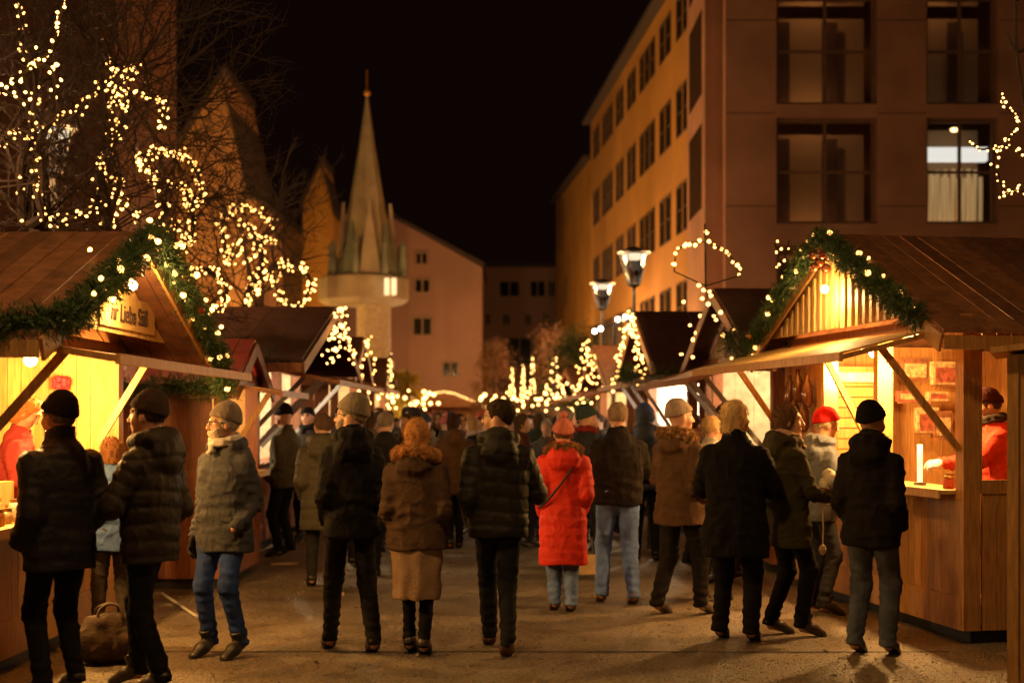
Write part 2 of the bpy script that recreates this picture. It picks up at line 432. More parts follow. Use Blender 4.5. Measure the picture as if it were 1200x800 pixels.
    d = smax(d, hemz-p[2]+.006*np.sin(p[0]*16+seed), .008)
    # collar is hollow round the neck
    if collar > -.5: d = smax(d, -(np.sqrt(p[0]**2+(p[1]-.01)**2)-.060)*1.0-np.clip(1.50-p[2], 0, 1)*5, .006)
    if hood:
        hr = .052 if hood != 'big' else .068
        pts = [Vector((.105*math.sin(a), .03-.105*math.cos(a)*1.1 if False else -.02-.10*math.cos(a), 1.475+.02*math.cos(a))) for a in np.linspace(-2.2, 2.2, 9)]
        for a_, b_ in zip(pts[:-1], pts[1:]): d = smin(d, cone(p, a_, b_, hr*.8, hr*.8), .02)
        d = smin(d, ell(p, (0, -.125, 1.395 if hood != 'big' else 1.40), (.125 if hood != 'big' else .15, .060 if hood != 'big' else .075, .085 if hood != 'big' else .12)), .03)
        if hood == 'up':
            q = hp(p); a = ell(q, (0, -.018, .02), (.108, .125, .142)); a = smax(a, -(ell(q, (0, .06, 0), (.078, .12, .11))), .01); d = smin(d, a, .04)
    V, Q = surfnet(xs, ys, zs, d); N = normals(V, Q)
    hemf = np.clip((V[:, 2]-hemz-.01)/.05, 0, 1)
    disp = .006*vnoise(V*np.array([8, 8, 5])+seed*3)+.003*vnoise(V*np.array([22, 22, 12])+seed)
    wpt = V*np.array([7, 7, 11])+.9*vnoise(V*6+seed)[:, None]+seed*5
    disp += (.5 if puff else 1.0)*.011*(np.clip(1-np.abs(vnoise(wpt))*2.2, 0, 1)**3-.25)+.006*(np.clip(1-np.abs(vnoise(V*np.array([16, 16, 9])-seed))*2.4, 0, 1)**3-.2)
    intorso = np.ones(len(V))
    for i in (0, 1):
        t1, r1 = cone_t(V, np.array(sh[i]), np.array(elb[i])); t2, r2 = cone_t(V, np.array(elb[i]), np.array(wr[i]))
        ina = (np.minimum(r1, r2) < .085) & (np.abs(V[:, 0]) > .15*w) | (r2 < .075)
        L_ = np.where(r1 < r2, t1*.285, .285+t2*.262)
        intorso[ina] = 0
        if puff: disp += np.where(ina, puff*(np.abs(np.sin(L_*PI/.075))**.5-.6)*.8, 0)
        else: disp += np.where(ina, .0055*np.sin(L_*105+2.5*vnoise(V*9))*np.exp(-((L_-.30)/.12)**2)+.004*np.sin(L_*140+2*vnoise(V*9))*np.exp(-((L_-.5)/.07)**2), 0)
    if puff:
        per = .098; disp += intorso*puff*(np.abs(np.sin((V[:, 2]+.010*np.sin(V[:, 0]*12)+.012*vnoise(V*5+seed))*PI/per))**.5-.6)*np.clip((1.43-V[:, 2])/.05, 0, 1)
    else:
        disp += intorso*.006*np.sin(V[:, 0]*38+4*vnoise(V*5+seed))*np.clip((1.05-V[:, 2])/.25, 0, 1)*.7
        disp += intorso*.005*np.sin((V[:, 2]+.25*V[:, 0])*55+3*vnoise(V*6))*np.exp(-((V[:, 2]-1.02)/.10)**2)
    pl = (np.abs(V[:, 0]) < .022) & (V[:, 1] > .05) & (V[:, 2] < 1.44); disp = (disp+pl*.005)*(.15+.85*hemf)
    V = V+N*disp[:, None]
    finish('coat', V, Q, cloth(coat_col, kind=coat_kind))
    if not puff and hemz < .95 and extra is None and coat in ('parka', 'jacket') and res < 1.3:
        mb = MB()
        for s in (-1, 1):
            mb = MB(); x = s*.13*w; yb = np.interp(.98, zz, [q[2] for q in prof])
            mb.beam(Vector((x-s*.05, yb*.93+.008, .975))*k, Vector((x+s*.035, yb*.80+.008, .96))*k, .008, .035)
            mb.build('pocket_flap', cloth(coat_col, kind=coat_kind), root)
    if skirt:                         # a longer layer showing under the coat
        zt, zb, col, kd = skirt
        xs = axis(-.27*w, .27*w, c); ys = axis(-.22, .22, c); zs = axis(zb-.03, zt+.1, c*1.2); p = grid(xs, ys, zs)
        aa = np.interp(p[2], [zb, zt], [.185*w, .195*w]); d = (np.sqrt((p[0]/aa)**2+(p[1]/.135)**2)-1)*.13
        d = np.maximum(np.maximum(d, zb-p[2]), p[2]-zt-.08)
        d = np.maximum(d, -np.maximum(np.maximum(np.abs(p[0]+.11)-.006-.05*np.clip((zt-.1-p[2]), 0, 1), .0-p[1]*0-.0-(.0)), -p[1]*0-1) if False else d)
        V, Q = surfnet(xs, ys, zs, d); N = normals(V, Q); V = V+N*(.006*np.sin(V[:, 0]*45+3*vnoise(V*5))+.004*vnoise(V*12))[:, None]
        finish('lining' if kd == 'fur' else 'skirt', V, Q, cloth(col, kind=kd))
    # ---- fur trims
    def tufts(V, N, n, ln, wd, m, nm):
        mb = MB(); idx = rs.randint(0, len(V), n)
        for i in idx:
            a = Vector(V[i]); nn = Vector(N[i])+Vector(rs.normal(0, .45, 3)); nn.normalize(); nn.z -= .25
            s_ = nn.orthogonal().normalized()*wd; mb.V += [tuple(a-s_), tuple(a+s_), tuple(a+nn*ln*rs.uniform(.6, 1.3))]
            mb.F.append((len(mb.V)-3, len(mb.V)-2, len(mb.V)-1)); mb.M.append(0)
        return mb
    if fur:
        fr = .036; c = .011*res
        xs = axis(-.24, .24, c); ys = axis(-.30, .18, c); zs = axis(1.30, 1.80, c); p = grid(xs, ys, zs)
        if hood == 'up':
            d = None
            for a in np.linspace(-2.6, 2.6, 13):
                q0 = unhv(np.array([[.105*math.sin(a), .055, .01+.135*math.cos(a)]]))[0]; q1 = unhv(np.array([[.105*math.sin(a+.433), .055, .01+.135*math.cos(a+.433)]]))[0]
                e_ = cone(p, q0, q1, fr*.8, fr*.8); d = e_ if d is None else smin(d, e_, .01)
        else:
            pts = [Vector((.135*math.sin(a), -.035-.115*math.cos(a), 1.47+.035*math.cos(a))) for a in np.linspace(-2.35, 2.35, 11)]
            d = None
            for a_, b_ in zip(pts[:-1], pts[1:]):
                e_ = cone(p, a_, b_, fr*1.15, fr*1.15); d = e_ if d is None else smin(d, e_, .01)
        V, Q = surfnet(xs, ys, zs, d); N = normals(V, Q); V = V+N*(.012*vnoise(V*45)+.008*vnoise(V*90))[:, None]
        mb = tufts(V, N, int(5200/res**2), .022, .0022, None, 'fur'); n0 = len(mb.V)
        mb.V += [tuple(v) for v in V]; mb.F += [tuple(int(i)+n0 for i in q) for q in Q]; mb.M += [0]*len(Q)
        finish('fur_trim', np.array(mb.V), mb.F, cloth(fur, kind='fur'), smooth=False)
    # ---- hair
    if hair:
        c = .0085*res
        xs = axis(-.14, .14, c); ys = axis(-.17, .15, c); zs = axis(-.13-hair_len, .16, c); q = grid(xs, ys, zs)
        d = ell(q, (0, -.018, .036), (.086, .104, .099))
        d = smax(d, -(q[2]-(.062+(-.02-q[1])*.9)), .01) if False else d
        # hairline: face cleared in front
        d = smax(d, -(ell(q, (0, .085, -.005), (.075, .085, .078))), .008)
        low = -.02 if hair_len == 0 else -.08-hair_len
        d = smax(d, (-.055 if hair_len == 0 else -.06-hair_len)-q[2]+np.clip(q[1]+.02, 0, 1)*(.8 if hair_len == 0 else 0), .01)
        if hair_len > 0:
            e_ = cone(q, (0, -.035, .0), (0, -.045, -.05-hair_len), .085, .075); e_ = smax(e_, -.06-hair_len-q[2], .01); e_ = smax(e_, q[1]-.035, .01); d = smin(d, e_, .03)
            d = smax(d, -(ell(q, (0, .085, -.02), (.066, .075, .10))), .008)
        V, Q = surfnet(xs, ys, zs, d); N = normals(V, Q); V = V+N*(.006*vnoise(V*np.array([40, 40, 12]))+.003*vnoise(V*np.array([90, 90, 20])))[:, None]
        V2 = V
        mb = tufts(V2, N, int((900 if hair_len else 700)/res**2), .026 if hair_len else .013, .0022, None, 'hair'); n0 = len(mb.V)
        mb.V += [tuple(v) for v in V]; mb.F += [tuple(int(i)+n0 for i in q_) for q_ in Q]; mb.M += [0]*len(Q)
        finish('hair', unhv(np.array(mb.V)), mb.F, cloth(hair, kind='knit'), smooth=True)
    if beard:
        c = .0075*res
        xs = axis(-.08, .08, c); ys = axis(-.02, .14, c); zs = axis(-.14, 0, c); q = grid(xs, ys, zs)
        d = head_sdf(q)-.006; d = smax(d, q[2]+.035-np.clip(np.abs(q[0])-.04, 0, 1)*.8, .006)
        d = smax(d, .03-q[1], .006); d = smax(d, -ell(q, (0, .10, -.058), (.022, .03, .006)), .004)
        V, Q = surfnet(xs, ys, zs, d); N = normals(V, Q); V = V+N*(.003*vnoise(V*90))[:, None]
        finish('beard', unhv(V), Q, cloth(beard, kind='knit'))
    # ---- hats
    if hat:
        c = .0085*res
        xs = axis(-.15, .15, c); ys = axis(-.17, .19, c); zs = axis(-.10, .22, c); q = grid(xs, ys, zs)
        pln = q[2]-.052-.30*(q[1]-.05)
        if hat == 'beanie':
            d = ell(q, (0, -.02, .045), (.091, .110, .110)); d = smin(d, ell(q, (0, -.035, .085), (.075, .09, .085)), .03)
            d = smax(d, -pln, .004); cf = smax(ell(q, (0, -.016, .04), (.098, .118, .118)), np.maximum(-pln, pln-.048), .012); d = smin(d, cf, .006)
        elif hat == 'cap':              # soft flat-topped wool cap with ear band
            d = ell(q, (0, -.015, .05), (.093, .112, .092)); d = smax(d, -pln-.012, .006)
        elif hat == 'pompom':
            d = ell(q, (0, -.02, .045), (.092, .111, .112)); d = smax(d, -pln, .004)
            cf = smax(ell(q, (0, -.016, .04), (.099, .119, .118)), np.maximum(-pln, pln-.045), .012); d = smin(d, cf, .006)
            d = smin(d, ell(q, (0, -.045, .185), (.035, .035, .03)), .01)
        elif hat == 'ushanka':
            d = ell(q, (0, -.012, .085), (.098, .115, .075)); cf = smax(ell(q, (0, -.012, .05), (.108, .128, .125)), np.maximum(-pln, pln-.075), .015); d = smin(d, cf, .01); d = smax(d, -pln, .004)
        d = smax(d, -ell(q, (0, -.01, .0), (.076, .094, .10)), .003)
        V, Q = surfnet(xs, ys, zs, d); N = normals(V, Q)
        ang = np.arctan2(V[:, 0], V[:, 1]+.02)
        V = V+N*(.0016*np.sin(ang*46)+.003*vnoise(V*25+seed))[:, None]
        finish('hat', unhv(V), Q, cloth(hat_col, kind='knit'))
    if glasses:
        mb = MB(); 
        for s in (-1, 1):
            ring = [(s*.033+.024*math.cos(a), .101, .015+.018*math.sin(a)) for a in np.linspace(0, 2*PI, 13)]
            mb.tube(unhv(np.array(ring)), .0022, 5); mb.tube(unhv(np.array([(s*.057, .100, .02), (s*.078, .06, .02), (s*.083, -.01, .012)])), .0024, 5)
        mb.tube(unhv(np.array([(-.010, .103, .02), (.010, .103, .02)])), .002, 5)
        finish('glasses', np.array(mb.V), mb.F, M_black())
    if scarf:
        c = .011*res
        xs = axis(-.15, .15, c); ys = axis(-.16, .18, c); zs = axis(1.40, 1.60, c); p = grid(xs, ys, zs)
        d = None; pts = [Vector((.082*math.sin(a), .0+.085*math.cos(a), 1.505-.018*math.cos(a))) for a in np.linspace(0, 2*PI, 13)]
        for a_, b_ in zip(pts[:-1], pts[1:]):
            e_ = cone(p, a_, b_, .036, .036); d = e_ if d is None else smin(d, e_, .01)
        d = smin(d, cone(p, (.02, .10, 1.47), (.03, .13, 1.42), .03, .025), .02)
        V, Q = surfnet(xs, ys, zs, d); N = normals(V, Q); V = V+N*(.006*np.sin(V[:, 2]*150+5*vnoise(V*12))+.004*vnoise(V*30))[:, None]
        finish('scarf', V, Q, cloth(scarf, kind='knit'))
    if extra: extra(root, k, dict(wr=wr, elb=elb, sh=sh, finish=finish, w=w))
    return root
def copy_person(root, pos, yaw, label, group, sc=1.0, mats=None):
    r = root.copy(); COL.objects.link(r); r.location = (pos[0], pos[1], 0); r.rotation_euler = (0, 0, yaw); r.scale = (sc, sc, sc)
    r['label'] = label
    if group: r['group'] = group
    for ch in list(root.children):
        c = ch.copy(); COL.objects.link(c); c.parent = r
        if mats:
            for key, m in mats.items():
                if c.name.split('.')[0] == key:
                    for sl in c.material_slots: sl.link = 'OBJECT'; sl.material = m
    return r
# ------------------------------------------------------------------ ground
def ground_material():
    m, nt, b = nodes_of('wet_asphalt'); L = nt.links; N = nt.nodes.new
    tc = N('ShaderNodeTexCoord')
    def noise(sc, det, st=None):
        n = N('ShaderNodeTexNoise'); n.inputs['Scale'].default_value = sc; n.inputs['Detail'].default_value = det
        if st:
            mp = N('ShaderNodeMapping'); mp.inputs['Scale'].default_value = st; L.new(tc.outputs['Object'], mp.inputs['Vector']); L.new(mp.outputs[0], n.inputs['Vector'])
        else: L.new(tc.outputs['Object'], n.inputs['Vector'])
        return n.outputs['Fac']
    big = noise(.45, 4); fine = noise(32, 4); mid = noise(3.2, 6)
    v = N('ShaderNodeTexVoronoi'); v.inputs['Scale'].default_value = 75; L.new(tc.outputs['Object'], v.inputs['Vector'])
    r = N('ShaderNodeValToRGB'); r.color_ramp.elements[0].position = .42; r.color_ramp.elements[0].color = (.030, .025, .019, 1)
    r.color_ramp.elements[1].position = .80; r.color_ramp.elements[1].color = (.27, .21, .145, 1)
    mx = N('ShaderNodeMath'); mx.operation = 'MULTIPLY_ADD'; mx.inputs[1].default_value = .3; L.new(mid, mx.inputs[0])
    m2 = N('ShaderNodeMath'); m2.operation = 'MULTIPLY_ADD'; m2.inputs[1].default_value = .2; L.new(big, m2.inputs[0]); 
    m3 = N('ShaderNodeMath'); m3.operation = 'MULTIPLY'; m3.inputs[1].default_value = .75; L.new(fine, m3.inputs[0])
    L.new(m3.outputs[0], m2.inputs[2]); L.new(m2.outputs[0], mx.inputs[2]); L.new(mx.outputs[0], r.inputs[0])
    L.new(r.outputs[0], b.inputs['Base Color'])
    rr = N('ShaderNodeMapRange'); rr.inputs[1].default_value = .35; rr.inputs[2].default_value = .65; rr.inputs[3].default_value = .34; rr.inputs[4].default_value = .62
    L.new(mid, rr.inputs[0]); L.new(rr.outputs[0], b.inputs['Roughness'])
    bp = N('ShaderNodeBump'); bp.inputs['Strength'].default_value = .8; bp.inputs['Distance'].default_value = .012
    ad = N('ShaderNodeMath'); ad.operation = 'ADD'; L.new(v.outputs['Distance'], ad.inputs[0]); L.new(mid, ad.inputs[1]); L.new(ad.outputs[0], bp.inputs['Height'])
    L.new(bp.outputs[0], b.inputs['Normal'])
    return m
mb = MB(); mb.add([(-150, -30, 0), (150, -30, 0), (150, 260, 0), (-150, 260, 0)], [(0, 1, 2, 3)])
tag(mb.build('ground', ground_material(), fix=False), kind='structure')
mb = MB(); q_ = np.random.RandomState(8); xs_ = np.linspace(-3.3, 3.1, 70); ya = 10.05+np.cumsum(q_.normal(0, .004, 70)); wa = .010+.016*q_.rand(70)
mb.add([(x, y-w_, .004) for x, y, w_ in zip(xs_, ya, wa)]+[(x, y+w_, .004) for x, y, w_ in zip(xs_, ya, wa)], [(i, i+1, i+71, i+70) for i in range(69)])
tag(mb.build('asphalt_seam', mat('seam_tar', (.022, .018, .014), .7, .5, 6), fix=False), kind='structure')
V = []; Fc = []; Mi = []
for _ in range(26000):
    y = 7.0+13*q_.rand()**1.5; x = q_.uniform(-.36*y, .36*y); s_ = q_.uniform(.003, .008)*(1.6 if q_.rand() < .06 else 1); a = q_.uniform(0, 6.28); i = len(V)
    V += [(x+s_*math.cos(a+t), y+s_*math.sin(a+t), .001) for t in (0, 2.1, 4.2)]+[(x, y, .001+s_*q_.uniform(.5, 1))]; Fc += [(i, i+1, i+3), (i+1, i+2, i+3), (i+2, i, i+3)]
tag(link('loose_grit', mesh_from('loose_grit', V, Fc), mat('grit', (.22, .175, .12), .8, .3, 40, island=.75)), 'loose grit and small stones scattered over the asphalt', 'grit', kind='stuff')
V = []; Fc = []
for _ in range(420):
    y = 7.2+11*q_.rand()**1.2; x = q_.uniform(-.34*y, .32*y); s_ = q_.uniform(.015, .035); a = q_.uniform(0, 6.28); i = len(V); c_, n_ = math.cos(a), math.sin(a)
    P4 = [(-s_, 0, .004), (0, -s_*.5, .003), (s_, 0, .008*q_.rand()+.003), (0, s_*.5, .012*q_.rand()+.004)]
    V += [(x+p[0]*c_-p[1]*n_, y+p[0]*n_+p[1]*c_, p[2]) for p in P4]; Fc += [(i, i+1, i+2, i+3)]
tag(link('fallen_leaves', mesh_from('fallen_leaves', V, Fc), mat('dry_leaf', (.16, .085, .03), .8, .3, 40, island=.5)), 'small dry leaves and crumbs of litter trodden over the asphalt', 'leaves', kind='stuff')
# ------------------------------------------------------------------ buildings
def wall_with_holes(mb, T, x0, x1, z0, z1, holes, th, m=0):
    """T(x, z, depth) -> point; holes = (xa, xb, za, zb)"""
    xs = sorted({x0, x1}|{h[0] for h in holes}|{h[1] for h in holes}); 
    for a, b in zip(xs[:-1], xs[1:]):
        hs = sorted([h for h in holes if h[0] <= a+1e-6 and h[1] >= b-1e-6], key=lambda h: h[2]); z = z0
        for h in hs+[None]:
            top = h[2] if h else z1
            if top-z > 1e-4:
                mb.hexa([T(a, z, 0), T(b, z, 0), T(b, z, th), T(a, z, th), T(a, top, 0), T(b, top, 0), T(b, top, th), T(a, top, th)], m)
            if h: z = h[3]
def glass(): return mat('dark_window_glass', (.012, .010, .010), .08, .2, 3, spec=.6)
M_sand = lambda: mat('sandstone_panels', (.42, .22, .145), .85, .22, .8, .2, 6)
M_plaster = lambda: mat('ochre_plaster', (.46, .23, .045), .9, .15, .5, .2, 5)
M_pink = lambda: mat('pale_pink_plaster', (.34, .20, .155), .9, .12, .3, .2, 5)
M_frame = lambda: mat('brown_window_frame', (.07, .045, .03), .5)
def window(parent, T, xa, xb, za, zb, cols=2, rows=2, rec=.22, fw=.07, gm=None, fm=None, sill=True):
    mb = MB()
    def bx(a, b, c, d, e0, e1): mb.hexa([T(a, c, e0), T(b, c, e0), T(b, c, e1), T(a, c, e1), T(a, d, e0), T(b, d, e0), T(b, d, e1), T(a, d, e1)])
    bx(xa, xa+fw, za, zb, rec-.04, rec+.05); bx(xb-fw, xb, za, zb, rec-.04, rec+.05)
    bx(xa+fw, xb-fw, za, za+fw, rec-.04, rec+.05); bx(xa+fw, xb-fw, zb-fw, zb, rec-.04, rec+.05)
    for i in range(1, cols):
        x = xa+(xb-xa)*i/cols; bx(x-fw*.45, x+fw*.45, za+fw, zb-fw, rec-.03, rec+.04)
    for j in range(1, rows):
        z = za+(zb-za)*j/rows
        for i in range(cols):
            a = xa+(xb-xa)*i/cols+fw*.5; b = xa+(xb-xa)*(i+1)/cols-fw*.5
            bx(a, b, z-fw*.4, z+fw*.4, rec-.02, rec+.03)
    w = mb.build('window', fm or M_frame(), parent)
    mb = MB(); mb.hexa([T(xa+.01, za+.01, rec+.055), T(xb-.01, za+.01, rec+.055), T(xb-.01, za+.01, rec+.075), T(xa+.01, za+.01, rec+.075), T(xa+.01, zb-.01, rec+.055), T(xb-.01, zb-.01, rec+.055), T(xb-.01, zb-.01, rec+.075), T(xa+.01, zb-.01, rec+.075)])
    mb.build('pane', gm or glass(), w)
    return w
# sandstone office block on the right, facing the camera
DB = 36.0
def TB(x, z, e): return (x, DB+e, z)
off = empty('office_building', (6, DB, 0), 0, 'tall sandstone building with wide paned windows above the right stall roofs', 'building')
def under(o, par):        # parts are modelled in place, so undo the root's offset
    o.matrix_parent_inverse = par.matrix_world.inverted() if False else Matrix.Translation(-Vector(par.location)); return o
def pxX(px, d): return (px-600)/F*d
def pyZ(py, d): return 1.65+(490-py)/F*d
xb = [(pxX(910, DB), pxX(1028, DB)), (pxX(1086, DB), pxX(1170, DB)), (pxX(1232, DB), pxX(1345, DB))]
zr = [(pyZ(262, DB)-3.2, pyZ(276, DB)-.25), (pyZ(262, DB), pyZ(138, DB)), (pyZ(122, DB), pyZ(-6, DB)), (pyZ(-22, DB), pyZ(-140, DB))]
holes = [(a, b, c, d) for a, b in xb for c, d in zr]
mb = MB(); X0 = pxX(850, DB); wall_with_holes(mb, TB, X0, 18.0, 0, 16.5, holes, .6)
under(mb.build('wall', M_sand(), off), off)
mb = MB()
for (a, b) in xb: 
    for (c, d) in zr: mb.box((a+.03, DB+.62, c-.02), (b-.03, DB+3.0, c+.02)); 
for z in np.arange(2.3, 16, 2.35):
    for a, b in [(X0-.0, xb[0][0]), (xb[0][1], xb[1][0]), (xb[1][1], xb[2][0])]: mb = MB(); mb.box((a+.02, DB-.006, z), (b-.02, DB+.01, z+.03)); under(mb.build('slab_joint', mat('dark_joint', (.16, .08, .05), .9), off), off)
mb = MB()    # pilaster return and side wall going back to the ochre block
mb.box((X0-.45, DB+.5, 0), (X0, DB+4.2, 16.5)); under(mb.build('side_wall', M_sand(), off), off)
mb = MB()
for z in (pyZ(250, DB+2), pyZ(120, DB+2), pyZ(-10, DB+2)): mb.box((X0-.47, DB+1.1, z), (X0-.44, DB+3.6, z+2.2))
under(mb.build('side_window', mat('side_glass', (.07, .04, .025), .25), off), off)
warmroom = None
litwhite = emit('lit_ceiling_lamp', (1, .97, .88), .95)
for i, (a, b) in enumerate(xb):
    for j, (c, d) in enumerate(zr):
        lit = (i == 1 and j == 1)
        w = window(off, TB, a, b, c, d, 2, 2, .26, .09, fm=mat('bay_frame', (.17, .09, .05), .6), gm=mat('clear_pane', (.9, .9, .9), .05, 0, trans=1.0)); under(w, off)
        if lit:
            mb = MB(); mb.box((a, DB+1.6, c), (b, DB+1.62, d)); under(mb.build('room_wall', mat('room_plaster', (.42, .27, .14), .9, .08, .4), off), off)
            mb = MB(); mb.box((a+.02, DB+.75, pyZ(182, DB)), (b-.02, DB+1.0, pyZ(166, DB))); under(mb.build('strip_lamp', litwhite, off), off)
            mb = MB()
            for q in range(17):
                x = a+.12+q*(b-a-.24)/16; mb.tube([(x+.03*math.sin(q*2+t), DB+1.1+.05*math.sin(q), c+t) for t in np.linspace(0, 1.45+.12*math.sin(q*3), 6)], .05, 6)
            under(mb.build('curtain', emit('glowing_curtain', (1, .62, .25), .30, (.6, .45, .25)), off), off)  # curtain glows by itself: the warm room light is put into its material
            mb = MB(); mb.ball(((a+b)/2+.1, DB+1.0, pyZ(143, DB)), .11, 8, sq=.5); under(mb.build('ceiling_lamp', emit('warm_lamp', (1, .65, .25), 5), off), off)
        else:
            mb = MB(); mb.box((a-.2, DB+2.2, c), (b+.2, DB+2.24, d)); under(mb.build('room_wall', mat('room_plaster', (.42, .27, .14), .9, .08, .4), off), off)
            if j < 3 and i < 2:
                ld = bpy.data.lights.new('added_room_light', 'POINT'); ld.energy = (16, 12)[i]; ld.color = (1, .5, .2); ld.shadow_soft_size = .1; l_ = bpy.data.objects.new('added_room_light', ld); COL.objects.link(l_); l_.location = ((a+b)/2, DB+1.3, d+.5)  # unseen lamp added above the window so the room shows dimly
            mb = MB()   # blinds and curtains seen dimly inside
            for q in range(2):
                x = a+(b-a)*(.12+.5*q); mb.box((x, DB+1.95, c+.1), (x+(b-a)*.16, DB+1.99, d-.15))
            under(mb.build('curtain', mat('dim_curtain', (.10, .05, .03), .9), off), off)
mb = MB()
for (a, b) in xb:
    for j in (1, 2, 3): mb.box((a+.01, DB+.10, zr[j][0]-.34), (b-.01, DB+.45, zr[j][0]-.01))
under(mb.build('spandrel', mat('brown_spandrel', (.16, .085, .045), .8), off), off)
# ochre block receding down the right of the lane
def line_building(name, label, xs_, d0, x1, d1, top, holes_rows, mw, cat='building', groups=None, cornice=True):
    a = Vector((xs_, d0, 0)); b = Vector((x1, d1, 0)); u = (b-a).normalized(); n = Vector((u.y, -u.x, 0)); L_ = (b-a).length
    if n.x < 0: n = -n
    T = lambda x, z, e: tuple(a+u*x+n*e+Vector((0, 0, z)))
    r = empty(name, tuple(a), 0, label, cat)
    H = []; 
    for (za, zb) in holes_rows:
        for (xa, xb_) in groups: H.append((xa, xb_, za, zb))
    mb = MB(); wall_with_holes(mb, T, 0, L_, 0, top, H, .4)
    mb.hexa([T(L_-.4, 0, .4), T(L_, 0, .4), T(L_, 0, 12), T(L_-.4, 0, 12), T(L_-.4, top, .4), T(L_, top, .4), T(L_, top, 12), T(L_-.4, top, 12)])
    mb.hexa([T(0, 0, .4), T(.4, 0, .4), T(.4, 0, 12), T(0, 0, 12), T(0, top, .4), T(.4, top, .4), T(.4, top, 12), T(0, top, 12)])
    under(mb.build('wall', mw, r), r)
    mb = MB(); mb.hexa([T(-.2, top+.002, -.38), T(L_+.3, top+.002, -.38), T(L_+.3, top+.002, 12), T(-.2, top+.002, 12), T(-.2, top+.16, -.38), T(L_+.3, top+.16, -.38), T(L_+.3, top+.18, 12), T(-.2, top+.18, 12)])
    under(mb.build('roof', mat('dark_roof', (.05, .035, .03), .8), r), r)
    for h in H: under(window(r, T, *h, cols=1, rows=2, rec=.01, fw=.05, gm=mat('dull_dark_glass', (.014, .010, .008), .6, spec=.15)), r)
    return r
rows = [(4.3, 5.8), (7.3, 8.8), (10.3, 11.8), (13.3, 14.6)]
g1 = []; x = .8
for k_ in (3, 2, 3, 2, 2, 3, 2):
    for _ in range(k_): g1.append((x, x+.85)); x += 1.12
    x += .75
g1 = [g for g in g1 if g[1] < 25.0]
line_building('apartment_building', 'long ochre plaster building with four rows of dark windows along the right of the lane', 5.4, 40.3, 3.62, 65.5, 15.2, rows, M_plaster(), groups=g1)
line_building('corner_building', 'narrow yellow building end at the far right of the lane, beyond the long one', 3.86, 70.0, 2.6, 84.0, 14.4, [(8.0, 9.5), (4.5, 6.0)], M_plaster(), groups=[(9.0, 9.9)])
# far houses closing the square
def gable_house(name, label, d, pts, depth, mw, holes, roofm=None):
    """pts: outline of the front wall (x, z) counter-clockwise; flat front at distance d"""
    r = empty(name, (pts[0][0], d, 0), 0, label, 'building'); n = len(pts)
    V = [(x, d, z) for x, z in pts]+[(x, d+depth, z) for x, z in pts]
    mb = MB(); mb.add(V, [tuple(range(n)), tuple(range(2*n-1, n-1, -1))]+[(i, (i+1) % n, (i+1) % n+n, i+n) for i in range(n)])
    under(mb.build('wall', mw, r), r)
    mb = MB(); tops = [p for p in pts if p[1] > .1]
    tops = sorted(tops); 
    for (xa, za), (xb2, zb2) in zip(tops[:-1], tops[1:]):
        mb.hexa([(xa-.1, d-.35, za+.02), (xb2+.1, d-.35, zb2+.02), (xb2+.1, d+depth, zb2+.02), (xa-.1, d+depth, za+.02), (xa-.1, d-.35, za+.22), (xb2+.1, d-.35, zb2+.22), (xb2+.1, d+depth, zb2+.22), (xa-.1, d+depth, za+.22)])
    under(mb.build('roof', roofm or mat('dark_roof', (.05, .035, .03), .8), r), r)
    for (xa, xb2, za, zb2) in holes:
        mb = MB(); mb.box((xa, d-.05, za), (xb2, d-.02, zb2)); w = under(mb.build('window', glass(), r), r)
        mb = MB(); f = .1
        mb.box((xa-f, d-.08, za-f), (xa, d-.003, zb2+f)); mb.box((xb2, d-.08, za-f), (xb2+f, d-.003, zb2+f)); mb.box((xa, d-.08, za-f), (xb2, d-.003, za)); mb.box((xa, d-.08, zb2), (xb2, d-.003, zb2+f)); mb.box(((xa+xb2)/2-.04, d-.075, za), ((xa+xb2)/2+.04, d-.051, zb2))
        mb.build('window_frame', mat('pale_frame', (.30, .2, .13), .7), w)
    return r
d = 75.0; X = lambda p: pxX(p, d); Z = lambda p: pyZ(p, d)
gable_house('gable_house', 'large plain pinkish house wall with a roof sloping down to the right, behind the spire', d, [(X(400), 0), (X(565), 0), (X(565), Z(313)), (X(462), Z(256)), (X(400), Z(250))], 9, M_pink(),
            [(X(488), X(500), Z(309), Z(297)), (X(487), X(503), Z(342), Z(328)), (X(485), X(505), Z(392), Z(373)), (X(520), X(536), Z(440), Z(425))])
d = 95.0; X = lambda p: pxX(p, d); Z = lambda p: pyZ(p, d)
gable_house('town_house', 'low distant house with two rows of small windows closing the end of the lane', d, [(X(560), 0), (X(660), 0), (X(660), Z(313)), (X(560), Z(313))], 9, M_pink(),
            [(X(586), X(608), Z(347), Z(330)), (X(622), X(638), Z(347), Z(330)), (X(643), X(650), Z(347), Z(330)), (X(568), X(574), Z(380), Z(369)), (X(590), X(597), Z(380), Z(369)), (X(616), X(622), Z(380), Z(369)), (X(637), X(643), Z(380), Z(369)), (X(596), X(622), Z(428), Z(396))])
